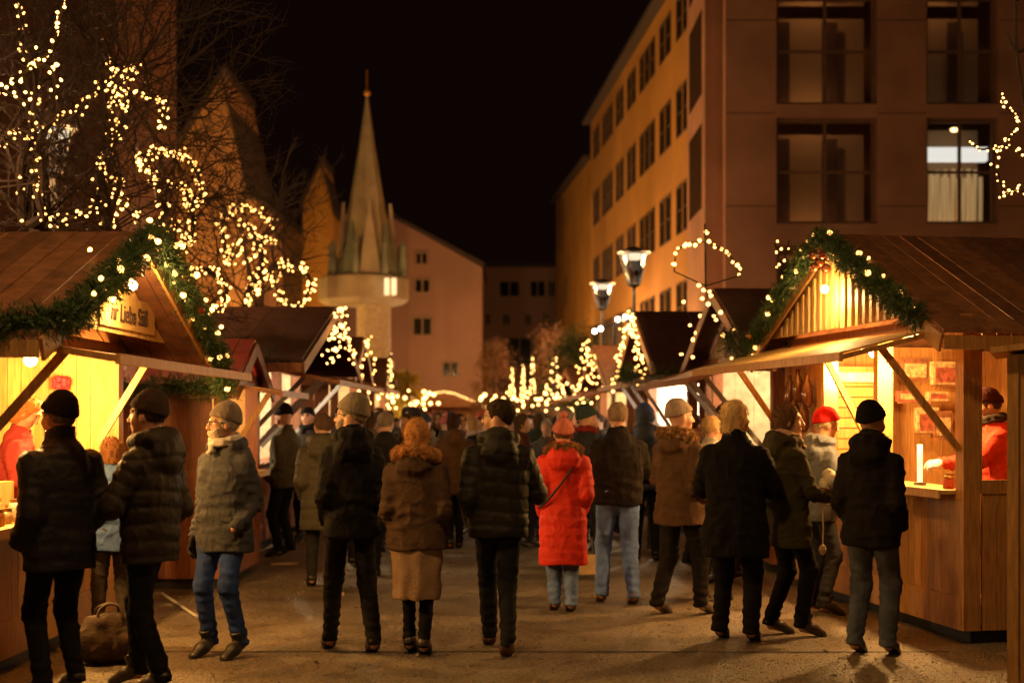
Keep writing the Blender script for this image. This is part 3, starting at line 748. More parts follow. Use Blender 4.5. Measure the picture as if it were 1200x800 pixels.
# church: walls with steep gables and the turret on its column
d = 52.0; X = lambda p: pxX(p, d); Z = lambda p: pyZ(p, d)
gable_house('church_nave', 'big brown church gable with a steep pointed top behind the lit trees', d, [(X(196), 0), (X(300), 0), (X(300), Z(235)), (X(289), Z(232)), (X(262), Z(84)), (X(206), Z(182)), (X(196), Z(200))], 6, mat('brown_brick', (.40, .21, .10), .9, .25, 2, .3, 8), [])
mb = MB()
d = 71.0; X = lambda p: pxX(p, d); Z = lambda p: pyZ(p, d)
gable_house('church_aisle', 'low brown church wall between the two steep gables', d, [(X(288), 0), (X(388), 0), (X(388), Z(300)), (X(352), Z(272)), (X(303), Z(238)), (X(288), Z(238))], 5, mat('grey_brown_stone', (.20, .11, .065), .9, .2, 1), [])
d = 69.0; X = lambda p: pxX(p, d); Z = lambda p: pyZ(p, d)
gable_house('church_dormer', 'steep yellow lit gable left of the spire', d, [(X(353), 0), (X(391), 0), (X(391), Z(255)), (X(377), Z(188)), (X(355), Z(240))], 4, M_plaster(), [])
d = 62.0; X = lambda p: pxX(p, d); Z = lambda p: pyZ(p, d); s_ = d/F
ch = empty('church_tower', (X(430), d, 0), 0, 'slender pale church spire with gold ball on a round gallery and column', 'spire'); cx = X(430)
M_pale = mat('weathered_pale_stone', (.42, .36, .27), .8, .2, 1.2, .2, 6); M_cop = mat('patina_sheet', (.22, .26, .22), .55, .25, 1.5)
mb = MB(); mb.lathe((cx, d, 0), [(s_*31, Z(323)), (s_*23, Z(255)), (s_*10, Z(175)), (s_*1.0, Z(112))], 8); under(mb.build('spire', mat('spire_slate', (.36, .31, .22), .6, .25, 1.5), ch), ch)
mb = MB(); mb.ball((cx, d, Z(109)), s_*4.4, 12); mb.lathe((cx, d, Z(109)), [(.03, 0), (.03, 1.0)], 6); under(mb.build('gold_ball', mat('gilt', (.7, .38, .08), .35, metal=.7), ch), ch)
mb = MB(); mb.lathe((cx-s_*4, d, 0), [(s_*46, Z(357)), (s_*53, Z(352)), (s_*53, Z(327)), (s_*50, Z(325))], 8); under(mb.build('gallery', M_pale, ch), ch)
mb = MB(); mb.lathe((cx+s_*8, d, 0), [(s_*20, 0), (s_*20, Z(357)-.01)], 16); under(mb.build('column', mat('pale_column', (.48, .40, .30), .8), ch), ch)
for k_ in range(8):
    a = k_*PI/4+.2; c_ = Vector((cx+s_*36*math.cos(a), d+s_*36*math.sin(a), 0)); 
    mb = MB(); t = Vector((-math.sin(a), math.cos(a), 0)); o_ = Vector((math.cos(a), math.sin(a), 0))*s_*6
    p0, p1, p2 = c_-t*s_*13+Vector((0, 0, Z(324))), c_+t*s_*13+Vector((0, 0, Z(324))), c_-o_*1.2+Vector((0, 0, Z(238 if k_ % 2 == 0 else 262)))
    mb.add([p0, p1, p2, p0-o_, p1-o_, p2-o_*.5], [(0, 1, 2), (5, 4, 3), (0, 3, 4, 1), (1, 4, 5, 2), (2, 5, 3, 0)]); under(mb.build('pinnacle', M_cop if k_ % 2 else M_pale, ch), ch)
    mb = MB(); c2 = Vector((cx+s_*44*math.cos(a+.39), d+s_*44*math.sin(a+.39), 0)); mb.lathe(c2, [(s_*4, Z(324)), (s_*4.5, Z(312)), (s_*3, Z(296)), (s_*3.6, Z(290)), (s_*1, Z(284))], 8); under(mb.build('figure', M_cop, ch), ch)
mb = MB()
for px in (458, 466): mb.box((X(px)-s_*2.6, d-s_*51, Z(350)), (X(px)+s_*2.6, d-s_*53.5, Z(331)))
under(mb.build('gallery_lamp', emit('gallery_light', (1, .72, .38), 1.3), ch), ch)
# brown block at the left edge
d = 33.0; X = lambda p: pxX(p, d)
lb = empty('brick_building', (X(135), d, 0), 0, 'dark brown brick building at the left edge behind the lit branches', 'building')
mb = MB(); wall_with_holes(mb, lambda x, z, e: (x, d+e, z), X(-120), X(135), 0, 16, [(X(-40), X(-10), 6, 8), (X(20), X(45), 6, 8)], 6)
under(mb.build('wall', mat('brown_brick_dark', (.22, .10, .05), .9, .3, 3, .4, 9), lb), lb)
for q in ((X(-40), X(-10), 6, 8), (X(20), X(45), 6, 8)): under(window(lb, lambda x, z, e: (x, d+e, z), *q), lb)
# ------------------------------------------------------------------ fairy lights
BULB_ME = None
M_bulb = lambda: emit('warm_bulb', (1, .44, .10), 9)
M_bulb_far = lambda: emit('warm_bulb_far', (1, .50, .14), 8)
def bulb_mesh(r=.013):
    mb = MB(); mb.lathe((0, 0, 0), [(.001, -r), (r*.8, -r*.6), (r, 0), (r*.7, r*.7), (.001, r*1.3)], 6)
    me = mesh_from('bulb', mb.V, mb.F); me.materials.append(M_bulb()); me.polygons.foreach_set('use_smooth', [True]*len(me.polygons)); return me
def resample(pts, gap, jit=0.0, rs=None):
    pts = [Vector(p) for p in pts]; out = []; acc = 0.0
    for a, b in zip(pts[:-1], pts[1:]):
        L_ = (b-a).length; t = gap-acc
        while t <= L_:
            out.append(a.lerp(b, t/L_)); t += gap
        acc = (acc+L_) % gap
    return out
def smooth_path(pts, n=8):
    pts = [Vector(p) for p in pts]; P_ = [pts[0]*2-pts[1]]+pts+[pts[-1]*2-pts[-2]]; out = []
    for i in range(1, len(P_)-2):
        a, b, c, d = P_[i-1:i+3]
        for k in range(n):
            t = k/n; out.append(.5*((2*b)+(c-a)*t+(2*a-5*b+4*c-d)*t*t+(3*b-a-3*c+d)*t**3))
    out.append(pts[-1]); return out
BM = {}
def light_string(label, paths, gap, group, r=.013, spread=.03, cable=True, as_mesh=False, seed=1, parent=None):
    """cable with bulbs along it; every bulb is a part up to 100"""
    rs = np.random.RandomState(seed)
    o0 = Vector(paths[0][0])
    root = empty('fairy_lights', tuple(o0), 0, label, 'fairy lights', group)
    bl = []
    mb = MB()
    for p in paths:
        sp = smooth_path(p, 6) if len(p) > 2 else [Vector(q) for q in p]
        if cable: mb.tube([q-o0+Vector(rs.normal(0, spread*.3, 3)) for q in sp], .004, 4)
        for q in resample(sp, gap):
            bl.append(q-o0+Vector(rs.normal(0, spread, 3)))
    if cable: mb.build('cable', mat('green_cable', (.02, .025, .015), .6), root)
    if r not in BM: BM[r] = bulb_mesh(r)
    rs.shuffle(bl)
    if as_mesh: 
        mb = MB()
        for q in bl: mb.ball(q, r, 6)
        tag(mb.build('bulbs', M_bulb_far(), root, fix=False), kind='stuff'); return root
    for q in bl[:100]:
        b = bpy.data.objects.new('bulb', BM[r]); COL.objects.link(b); b.parent = root; b.location = q; b.rotation_euler = tuple(rs.uniform(0, 6, 3)); sc_ = rs.uniform(.6, 1.2); b.scale = (sc_, sc_, sc_)
    if len(bl) > 100:
        mb = MB()
        for q in bl[100:]: mb.ball(q, r*rs.uniform(.55, 1.15), 6)
        tag(mb.build('remaining_bulbs', M_bulb(), root, fix=False), kind='stuff')
    return root
def garland(label, paths, rad, n, group='fir garlands on the stall gables', seed=3, baubles=0, bows=True):
    rs = np.random.RandomState(seed); o0 = Vector(paths[0][0])
    root = empty('garland', tuple(o0), 0, label, 'garland', group)
    st = MB(); V = []; Fc = []; pts_all = []
    for p in paths:
        sp = smooth_path(p, 8) if len(p) > 2 else [Vector(q) for q in p]
        st.tube([q-o0 for q in sp], .012, 5)
        pts = resample(sp, .02); pts_all += pts
    st.build('stem', mat('bark', (.06, .035, .02), .9), root)
    # twigs of needles
    for _ in range(n):
        c = pts_all[rs.randint(len(pts_all))]-o0
        d = Vector(rs.normal(0, 1, 3)).normalized(); ln = rad*rs.uniform(.6, 1.25)
        tip = c+d*ln+Vector((0, 0, -.15*ln))
        ax = (tip-c).normalized(); s1 = ax.orthogonal().normalized(); s2 = ax.cross(s1)
        for k in range(10):
            t = .25+.75*k/10; b = c.lerp(tip, t); a = rs.uniform(0, 6.28)
            o_ = s1*math.cos(a)+s2*math.sin(a); e = b+(o_*.8+ax*.8)*.034; w_ = ax.cross(o_)*.0036
            i = len(V); V += [tuple(b-w_), tuple(b+w_), tuple(e)]; Fc.append((i, i+1, i+2))
    link('needles', mesh_from('needles', V, Fc), mat('fir_needles', (.045, .085, .025), .6, .3, 20, spec=.4), root)
    for k in range(baubles):
        c = pts_all[int((k+.5)/baubles*len(pts_all))]-o0; a = rs.uniform(0, 6.28)
        mb = MB(); rr = rs.uniform(.025, .04); mb.ball((0, 0, 0), rr, 14); mb.lathe((0, 0, rr*.95), [(.008, 0), (.008, .012)], 6)
        b = mb.build('bauble', mat('gold_bauble', (.45, .20, .05), .2, metal=.8) if k % 2 else mat('red_bauble', (.30, .02, .015), .2, coat=.6), root, smooth=True)
        b.location = c+Vector((rad*.8*math.cos(a), rad*.8*math.sin(a), -rad*.5))
    return root
# ------------------------------------------------------------------ stalls
def stall(name, label, o, yaw, side, L, D, eave, ridge, wood, s_open=(0.0, None), counter=1.10, ov=.30, ove=.28, group=None, detail=True,
          flap=None, stays=(), posts=(), lamp=60, lampcol=(1, .60, .24), near_window=None, gt=.01, inner=None, roofm=None, gable_m=None, open_far=None, closed=False, lz=None, lt=.30, lampr=.06):
    root = empty(name, (o[0], o[1], 0), yaw, label, 'market stall', group)
    S = side; X_ = lambda t, s, z: Vector((S*t, s, z))
    inner = inner or wood; s0 = s_open[0]; s1 = s_open[1] if s_open[1] is not None else L
    def planks(mb, s_a, s_b, z_a, ztop, t, th, pw=.13, along='s', gap=.004, rs=random):
        a = s_a
        while a < s_b-1e-3:
            b = min(a+pw, s_b); dj = rs.uniform(-.0015, .0015)
            za, zb = (ztop(a), ztop(b)) if callable(ztop) else (ztop, ztop)
            m_ = (a+b)/2; 
            def pt(q, w, z): return X_(t+w, q, z) if along == 's' else X_(q, t+w, z)
            w0, w1 = dj, th+dj
            if za > z_a+.01 or zb > z_a+.01:
                mb.hexa([pt(a+gap/2, w0, z_a), pt(b-gap/2, w0, z_a), pt(b-gap/2, w1, z_a), pt(a+gap/2, w1, z_a), pt(a+gap/2, w0, max(za, z_a+.002)), pt(b-gap/2, w0, max(zb, z_a+.002)), pt(b-gap/2, w1, max(zb, z_a+.002)), pt(a+gap/2, w1, max(za, z_a+.002))])
            a = b
    def bx(mb, s_a, s_b, t_a, t_b, z_a, z_b): mb.box(X_(t_a, s_a, z_a), X_(t_b, s_b, z_b))
    pw = .115 if detail else .25
    mb = MB(); bx(mb, .06, L-.06, .08, D-.08, .004, .10); mb.build('base_frame', M_black(), root)
    mb = MB(); bx(mb, .02, L-.02, .03, D-.02, .10, .14); mb.build('floor_boards', M_wood_dark(), root)
    mb = MB(); planks(mb, .02, L-.02, .145, counter-.03, 0, .024, pw); bx(mb, .02, L-.02, -.018, -.003, .10, .34); mb.build('counter_wall', wood, root)
    mb = MB(); bx(mb, s0-.02, s1+.02, -.13, .30, counter-.028, counter); bx(mb, s0-.02, s1+.02, -.145, -.132, counter-.06, counter+.004); mb.build('counter_top', M_wood_pale() if detail else wood, root)
    for s in [.0, L]+list(posts):
        mb = MB(); w_ = .13 if s in (0, L) else .09; a = -.015 if s == 0 else (s-w_ if s == L else s-w_/2)
        bx(mb, a, a+w_, -.012, .12, .10 if s in (0, L) else counter+.006, eave); mb.build('post', wood, root)
    mb = MB()
    if near_window:
        ta, tb, za, zb = near_window
        planks(mb, .14, D, .10, za, 0, .024, pw, 't'); planks(mb, .14, D, zb, eave, 0, .024, pw, 't'); planks(mb, .14, ta, za, zb, 0, .024, pw, 't'); planks(mb, tb, D, za, zb, 0, .024, pw, 't')
    else: planks(mb, .14, D, .10, eave, 0, .024, pw, 't')
    mb.build('near_wall', wood, root)
    if near_window:
        mb = MB(); f = .05
        mb.box(X_(ta-f, -.012, za-f*2), X_(tb+f, -.003, za)); mb.box(X_(ta-f, -.012, zb), X_(tb+f, -.003, zb+f)); mb.box(X_(ta-f, -.012, za), X_(ta, -.003, zb)); mb.box(X_(tb, -.012, za), X_(tb+f, -.003, zb))
        w = mb.build('window_frame', wood, root)
    mb = MB(); planks(mb, .14, D, .145, eave, L-.03, .024, pw, 't'); mb.build('far_wall', inner, root)
    mb = MB(); planks(mb, .03, L-.035, .145, eave, D-.03, .024, pw*1.3); mb.build('back_wall', inner, root)
    if s0 > .05 or s1 < L-.05:
        mb = MB()
        if s0 > .2: planks(mb, .12, s0, counter+.006, eave, 0, .024, pw)
        if s1 < L-.2: planks(mb, s1, L-.12, counter+.006, eave, 0, .024, pw)
        mb.build('front_panel', wood, root)
    slope = (ridge-eave)/(L/2)
    rt = lambda s: ridge-slope*abs(s-L/2)
    mb = MB(); planks(mb, .02, L-.02, eave+.06, lambda s: rt(s)-.03, gt, .022, .10 if detail else .3); mb.build('gable_board', gable_m or inner, root)
    mb = MB(); bx(mb, -.02, L+.02, -.03, .06, eave-.06, eave+.055); mb.build('lintel', wood, root)
    rm = roofm or M_roof()
    for sg in (-1, 1):
        mb = MB(); t = -ov; bw = .16 if detail else .4
        while t < D+.2:
            t2 = min(t+bw, D+.2); e_ = L/2+ove; za = ridge+.015; zb = ridge-slope*e_+.015; j = random.uniform(0, .005)
            g = .004
            sa, sb = L/2, L/2+sg*e_
            mb.hexa([X_(t+g, sa, za+j), X_(t2-g, sa, za+j), X_(t2-g, sb, zb+j), X_(t+g, sb, zb+j), X_(t+g, sa, za+.03+j), X_(t2-g, sa, za+.03+j), X_(t2-g, sb, zb+.03+j), X_(t+g, sb, zb+.03+j)])
            t = t2
        mb.build('roof_slope', rm, root)
    mb = MB()
    for sg in (-1, 1):
        e_ = L/2+ove; mb.beam(X_(-ov-.014, L/2, ridge-.055), X_(-ov-.014, L/2+sg*e_, ridge-slope*e_-.055), .022, .13, up=(0, 0, 1))
    mb.build('barge_board', wood, root)
    mb = MB()
    bx(mb, -ove-.022, -ove, -ov, D+.2, ridge-slope*(L/2+ove)-.10, ridge-slope*(L/2+ove)-.0); mb.build('eave_board', wood, root)
    if flap:
        fs0, fs1, hz, w_, oz = flap
        mb = MB(); n_ = 4
        for i in range(n_):
            a, b = i/n_, (i+1)/n_
            mb.slab(X_(-.03-w_*a, fs0, hz+(oz-hz)*a+.012), X_(-.03-w_*a, fs1, hz+(oz-hz)*a+.012), X_(-.03-w_*b+.003, fs1, hz+(oz-hz)*b+.012), X_(-.03-w_*b+.003, fs0, hz+(oz-hz)*b+.012), .016)
        fl = mb.build('awning_flap', M_wood_pale() if detail else wood, root)
        mb = MB()
        for s in (fs0, (fs0+fs1)/2, fs1): mb.beam(X_(-.04, s, hz-.012), X_(-.03-w_, s, oz-.012), .05, .035)
        mb.beam(X_(-.035-w_, fs0-.03, oz-.01), X_(-.035-w_, fs1+.03, oz-.01), .03, .06); mb.beam(X_(-.05, fs0, hz-.014), X_(-.05, fs1, hz-.014), .04, .03)
        mb.build('awning_frame', wood, root)
    for (sa, zl, sb, tt, zt) in stays:
        mb = MB(); mb.beam(X_(-.02, sa, zl), X_(-tt, sb, zt), .032, .05); mb.build('stay', M_wood() if detail else M_steel(), root)
    if lamp:
        mb = MB(); zl = (lz or eave-.12)
        mb.lathe(X_(D*lt, L*.5, zl), [(.10, 0), (.13, .02), (.03, .09), (.012, .10), (.012, .2)], 14); lo = mb.build('lamp_shade', M_steel(), root)
        mb = MB(); mb.ball(X_(D*lt, L*.5, zl-.02), .05, 10); mb.build('lamp_bulb', emit('stall_lamp', (1, .62, .26), 22), root, smooth=True)
        for sp in (.3, .7) if L > 2.5 else (.5,):
            ld = bpy.data.lights.new('stall_lamp_light', 'POINT'); ld.energy = lamp/(2 if L > 2.5 else 1); ld.color = lampcol; ld.shadow_soft_size = lampr
            l_ = bpy.data.objects.new('stall_lamp_light', ld); COL.objects.link(l_); l_.parent = root; l_.location = X_(D*lt, L*sp, zl-.16)
    return root, X_
def W(root, v):     # local to world for a stall empty
    a = root.rotation_euler[2]; c, s = math.cos(a), math.sin(a); return Vector((root.location.x+c*v.x-s*v.y, root.location.y+s*v.x+c*v.y, v.z))
G_st = 'wooden market stalls along the lane'
# right front stall
YR = math.radians(9.0)
R1, XR = stall('market_stall', 'nearest right wooden market stall, side window and lit gable of pale ribbed boards', (3.30, 10.38), YR, 1, 3.75, 2.3, 2.36, 3.18, M_wood(),
               s_open=(.13, 2.75), posts=(1.55, 2.75), counter=1.12, flap=(.0, 3.70, 2.33, .92, 2.10), stays=((.04, 1.42, .06, .62, 2.17), (1.55, 1.36, 1.5, .50, 2.2), (3.5, 1.35, 3.45, .62, 2.17)),
               near_window=(.135, .92, 1.20, 2.14), group=G_st, lamp=500, lt=.05, gable_m=M_wood_pale(), gt=-.24, lampcol=(1, .52, .15))
mb = MB(); n_ = 16
for i in range(22):
    s = .35+i*.14; top = 3.18-.82/1.875*abs(s-1.875)-.1
    if top > 2.5: mb.box(XR(-.262, s, 2.42), XR(-.242, s+.05, top))
mb.box(XR(-.2415, .35, 2.415), XR(-.236, 3.4, 2.47)); mb.box(XR(-.2415, 1.85, 2.415), XR(-.236, 1.9, 3.0)); mb.build('gable_rib', M_wood_pale(), R1)
# small lamp added under the overhang to brighten the gable boards
def small_lamp(parent, loc, watts, col=(1, .58, .2), r=.035, nm='added_gable_lamp', glow=30):
    mb = MB(); mb.ball(loc, r, 10); mb.build(nm, emit('added_gable_lamp_glow', (1, .6, .22), glow), parent, smooth=True)
    ld = bpy.data.lights.new(nm+'_light', 'POINT'); ld.energy = watts; ld.color = col; ld.shadow_soft_size = r
    l_ = bpy.data.objects.new(nm+'_light', ld); COL.objects.link(l_); l_.parent = parent; l_.location = Vector(loc)+Vector((0, 0, -.06))
small_lamp(R1, XR(-.40, 1.7, 2.74), 46)
# left front stall
L1, XL = stall('market_stall', 'nearest left wooden market stall with lettering on its yellow gable board', (-3.30, 8.15), -math.radians(1.0), -1, 3.65, 2.2, 2.20, 2.91, M_wood(),
               s_open=(.13, 3.45), posts=(), counter=.96, ov=.70, ove=.30, flap=(.0, 3.68, 2.16, 1.02, 2.0), stays=((.05, 1.25, .02, .74, 2.04), (2.95, 1.46, 2.95, .40, 2.08)),
               group=G_st, lamp=450, lt=.05, inner=M_wood_pale(), gable_m=M_wood_pale(), gt=-.42, lampcol=(1, .52, .13))
small_lamp(L1, XL(-.62, 1.8, 2.58), 60)
# lettering on the left gable board
def text_part(parent, s, loc, rot, size, m, name='lettering', ext=.004):
    c = bpy.data.curves.new('lettering', 'FONT'); c.body = s; c.size = size; c.extrude = ext; c.align_x = 'CENTER'; c.shear = .1
    o = bpy.data.objects.new('tmp', c); COL.objects.link(o); bpy.context.view_layer.update()
    me = bpy.data.meshes.new_from_object(o.evaluated_get(bpy.context.evaluated_depsgraph_get())); bpy.data.objects.remove(o)
    t = link(name, me, m, parent); t.location = loc; t.rotation_euler = rot; return t
RL = (PI/2, 0, PI/2)
mb = MB(); mb.box(XL(-.436, 1.65, 2.30), XL(-.424, 3.05, 2.54)); mb.build('sign_board', M_wood_pale(), L1)
text_part(L1, 'nr Liebe Süß', XL(-.442, 2.35, 2.35), RL, .185, mat('brown_sign_paint', (.05, .022, .01), .6))
# far stalls: left row
FR = 'fir garlands on the stall gables'
L2, X2 = stall('market_stall', 'low brown plank stall with red roof edge, left, behind the man in the grey jacket', (-2.76, 13.75), 0, -1, 1.75, 2.0, 2.02, 2.42, M_wood_red(), ov=.12, ove=.18, group=G_st,
               s_open=(.1, 1.6), lamp=45, roofm=mat('red_paint', (.30, .03, .02), .5, island=.1), detail=True, near_window=(1.05, 1.5, 1.15, 1.85), inner=M_wood_pale(), flap=(0, 1.7, 1.98, .5, 1.9), stays=((.1, 1.3, .1, .4, 1.9),))
L3, X3 = stall('market_stall', 'bright white-lit left stall under a wide dark roof, behind the men in black caps', (-3.15, 15.75), 0, -1, 5.4, 2.4, 2.33, 3.05, M_wood_red(), ov=.87, roofm=M_roof_dark(), group=G_st, detail=False, lamp=330, lampcol=(1, .74, .42),
               inner=mat('cream_board', (.72, .62, .45), .7), flap=(.0, 5.3, 2.30, 1.2, 2.06), stays=((.4, 1.3, .35, .8, 2.12), (1.6, 1.3, 1.55, .8, 2.12), (2.0, 1.3, 1.95, .8, 2.12), (3.9, 1.3, 3.8, .8, 2.12)), posts=(1.8, 3.6))
L4, X4 = stall('market_stall', 'small dark-roofed left stall below the church column', (-2.95, 24.0), .03, -1, 4.2, 2.4, 2.4, 3.1, M_wood_red(), group=G_st, detail=False, lamp=160, lampcol=(1, .66, .3), inner=mat('cream_board', (.72, .62, .45), .7), flap=(.0, 4.1, 2.35, .8, 2.15))
L5, X5 = stall('market_stall', 'left stall far down the lane, its counter glowing yellow behind the crowd', (-3.2, 33.0), .03, -1, 4.2, 2.4, 2.4, 3.1, M_wood_red(), group=G_st, detail=False, lamp=200, lampcol=(1, .66, .3), inner=mat('cream_board', (.72, .62, .45), .7), flap=(.0, 4.1, 2.35, .8, 2.15))
# right row
R2, Y2 = stall('market_stall', 'right stall with cream inner wall and dark stays just past the nearest right stall', (2.78, 15.1), .06, 1, 3.7, 2.4, 2.36, 3.15, M_wood_red(), ov=.28, roofm=M_roof_dark(), group=G_st, detail=False, lamp=170, lampcol=(1, .66, .32),
               inner=mat('cream_board', (.72, .62, .45), .7), flap=(.0, 3.6, 2.32, .9, 2.05), stays=((.3, 1.3, .3, .7, 2.12), (1.2, 1.3, 1.2, .7, 2.12), (1.6, 1.3, 1.6, .7, 2.12)), posts=(3.2,))
R3, Y3 = stall('market_stall', 'brilliant white-lit right stall behind the man in the grey beanie', (2.45, 19.7), .06, 1, 3.6, 2.4, 2.36, 3.22, M_wood_red(), ov=.5, roofm=M_roof_dark(), group=G_st, detail=False, lamp=420, lampcol=(1, .82, .55),
               inner=mat('white_board', (.8, .74, .62), .7), flap=(.0, 3.5, 2.32, .8, 2.12), stays=((.5, 1.3, .5, .6, 2.15), (1.5, 1.3, 1.5, .6, 2.15), (2.5, 1.3, 2.5, .6, 2.15)))
R4, Y4 = stall('market_stall', 'right stall with pale lit awning edge below the two street lamps', (2.05, 25.2), .06, 1, 4.0, 2.4, 2.3, 3.0, M_wood_red(), ov=.4, group=G_st, detail=False, lamp=190, lampcol=(1, .66, .3), inner=mat('cream_board', (.72, .62, .45), .7), flap=(.0, 3.9, 2.22, .8, 2.04))
R5, Y5 = stall('market_stall', 'farthest right stall before the square, low roof among the lit cones', (1.9, 34.0), .06, 1, 4.5, 2.4, 2.3, 2.9, M_wood_red(), ov=.4, group=G_st, detail=False, lamp=200, lampcol=(1, .66, .3), inner=mat('cream_board', (.72, .62, .45), .7), flap=(.0, 4.4, 2.22, .8, 2.04))
# stall facing the camera at the end of the lane
fs = empty('market_stall', (P(521, 0, 60).x, 60, 0), 0, 'stall facing the camera at the end of the lane under a flat lit gable', 'market stall', G_st)
mb = MB(); mb.box((-1.6, 0, .1), (1.6, .05, 1.0)); mb.build('counter_wall', M_wood_red(), fs); mb = MB(); mb.box((-1.6, 2, .1), (1.6, 2.05, 2.2)); mb.build('back_wall', M_wood_red(), fs)
for x in (-1.6, 1.55):
    mb = MB(); mb.box((x, 0, 1.0), (x+.08, 2, 2.1)); mb.build('post', M_wood_red(), fs)
mb = MB(); mb.add([(-1.75, -.3, 2.12), (1.75, -.3, 2.12), (0, -.3, 2.72), (-1.75, 2.3, 2.12), (1.75, 2.3, 2.12), (0, 2.3, 2.72)], [(0, 1, 2), (5, 4, 3), (0, 3, 4, 1), (1, 4, 5, 2), (2, 5, 3, 0)]); mb.build('roof', M_roof(), fs)
light_string('row of bulbs outlining the flat gable at the very end of the lane', [[(fs.location.x-1.75, 59.6, 2.12), (fs.location.x, 59.6, 2.76), (fs.location.x+1.75, 59.6, 2.12)]], .11, 'light strings on the stalls', r=.03, spread=.01, as_mesh=True)
# kiosk corner at the right edge of the frame
kx, kd = 2.885, 8.25
kk = empty('wooden_kiosk', (kx, kd, 0), -.36, 'dark brown wooden kiosk corner cut off by the right edge of the picture', 'kiosk')
mb = MB()
for i in range(6): mb.box((i*.13+.002, 0+random.uniform(0, .002), .02), ((i+1)*.13-.002, .03, 2.02))
for i in range(5): mb.box((0, .032+i*.13, .02), (.03, .032+(i+1)*.13-.004, 2.02))
for i in range(5): mb.box((.75, .032+i*.13, .02), (.78, .032+(i+1)*.13-.004, 2.02))
mb.box((.03, .65, .02), (.75, .68, 2.02))
mb.build('wall', M_wood(), kk)
mb = MB(); mb.slab((-.10, -.10, 2.025), (.9, -.10, 2.13), (.9, .8, 2.13), (-.10, .8, 2.025), .035); mb.build('roof', M_wood(), kk)
mb = MB(); mb.box((-.012, -.012, .02), (.05, -.003, 2.015)); mb.build('corner_trim', M_wood(), kk)
# ------------------------------------------------------------------ garlands and gable lights
def gable_path(root, X_, L, eave, ridge, ov, e=.25, dz=-.03, s0=0.0, s1=1.0):
    sl = (ridge-eave)/(L/2); 
    pts = []
    for s in np.linspace(-e, L+e, 17):
        if (s+e)/(L+2*e) < s0 or (s+e)/(L+2*e) > s1: continue
        pts.append(W(root, X_(-ov-.07, s, ridge-sl*abs(s-L/2)+dz)))
    return pts
gp = gable_path(R1, XR, 3.75, 2.36, 3.18, .30, .05, .03)
garland('thick fir garland over the near right gable', [gp], .125, 3600, FR, 5, 6)
light_string('warm bulbs wound in the fir garland of the near right gable', [gp], .135, 'light strings on the stalls', r=.022, spread=.05, seed=4)
gl = gable_path(L1, XL, 3.65, 2.20, 2.91, .70, .22, .03)
gl = [gl[0]+Vector((-.5, -.1, .0)), gl[0]+Vector((-.1, 0, .05))]+gl[1:]+[gl[-1]+Vector((.02, .1, -.25))]
garland('thick fir garland with baubles over the near left gable', [gl], .13, 5000, FR, 6, 9)
light_string('warm bulbs wound in the fir garland of the near left gable', [gl[2:]], .10, 'light strings on the stalls', r=.022, spread=.07, seed=5)
# wreath-like bauble ornament under the right apex
ap = W(R1, XR(-.42, 1.875, 2.98)); om = MB()
for k_, (dx, dz) in enumerate(((0, 0), (.07, .05), (-.06, .06), (.0, .12), (.05, -.05), (-.05, -.04))): om.ball((dx, 0, dz), .045, 10)
o_ = om.build('bauble_cluster', mat('bronze_bauble', (.35, .12, .05), .25, metal=.7), None, smooth=True); o_.location = ap+Vector((.04, -.02, 0)); tag(o_, 'cluster of bronze baubles hanging below the near right apex', 'ornament')
# dark fir garland along the near eave of the second left stall
g2 = [W(L2, X2(2.0, -.24, 2.02)), W(L2, X2(1.2, -.26, 1.93)), W(L2, X2(.5, -.26, 1.97)), W(L2, X2(-.1, -.24, 1.95))]
garland('dark unlit fir garland along the low eave of the second left stall', [g2], .17, 1100, FR, 8, 0)
garland('fir garland on the near eave of the white-lit left stall', [[W(L3, X3(.9, -.3, 2.27)), W(L3, X3(.2, -.3, 2.2)), W(L3, X3(-.5, -.2, 2.28)), W(L3, X3(-.5, 2.0, 2.55))]], .18, 700, FR, 9, 0)
garland('fir garland hanging on the eave of the second right stall', [[W(R3, Y3(.6, -.2, 2.35)), W(R3, Y3(-.2, -.3, 2.30)), W(R3, Y3(-.75, -.3, 2.22)), W(R3, Y3(-.75, 1.4, 2.35))]], .22, 800, FR, 10, 0)
garland('fir garland between the two nearest right stalls', [[W(R2, Y2(.4, -.35, 2.45)), W(R2, Y2(-.32, -.3, 2.32)), W(R2, Y2(-.36, .6, 2.6))]], .2, 500, FR, 12, 0)
GL = 'light strings on the stalls'
def A_lights(label, root, X_, L, eave, ridge, ov, a, b, gap, r, seed, rows=1, thick=.03):
    sl = (ridge-eave)/(L/2); z = lambda s: ridge-sl*abs(s-L/2)
    paths = []
    for q in range(rows):
        paths.append([W(root, X_(-ov-.08-.06*q, L*a, z(L*a)-.30-.1*q)), W(root, X_(-ov-.08, L/2, ridge+.03-.22*q)), W(root, X_(-ov-.08-.06*q, L*b, z(L*b)-.35-.1*q))])
    light_string(label, paths, gap, GL, r=r, spread=thick, seed=seed, cable=False)
A_lights('steep triangle of bulbs on the white-lit left stall', L3, X3, 5.4, 2.33, 3.05, .87, .22, .66, .075, .018, 11, 2)
A_lights('triangle of bulbs on the gable beyond the nearest right stall', R2, Y2, 3.7, 2.36, 3.15, .28, .02, .98, .15, .024, 12, 1, .06)
A_lights('narrow triangle of bulbs below the larger street lamp', R3, Y3, 3.6, 2.36, 3.22, .5, .05, .9, .085, .024, 13, 2)
A_lights('sparse dim triangle of bulbs below the farther street lamp', R4, Y4, 4.0, 2.3, 3.0, .4, .1, .9, .12, .022, 14, 2, .06)
A_lights('low triangle of bulbs on the small left stall below the church', L4, X4, 4.2, 2.4, 3.1, .3, .1, .9, .2, .024, 15, 1)
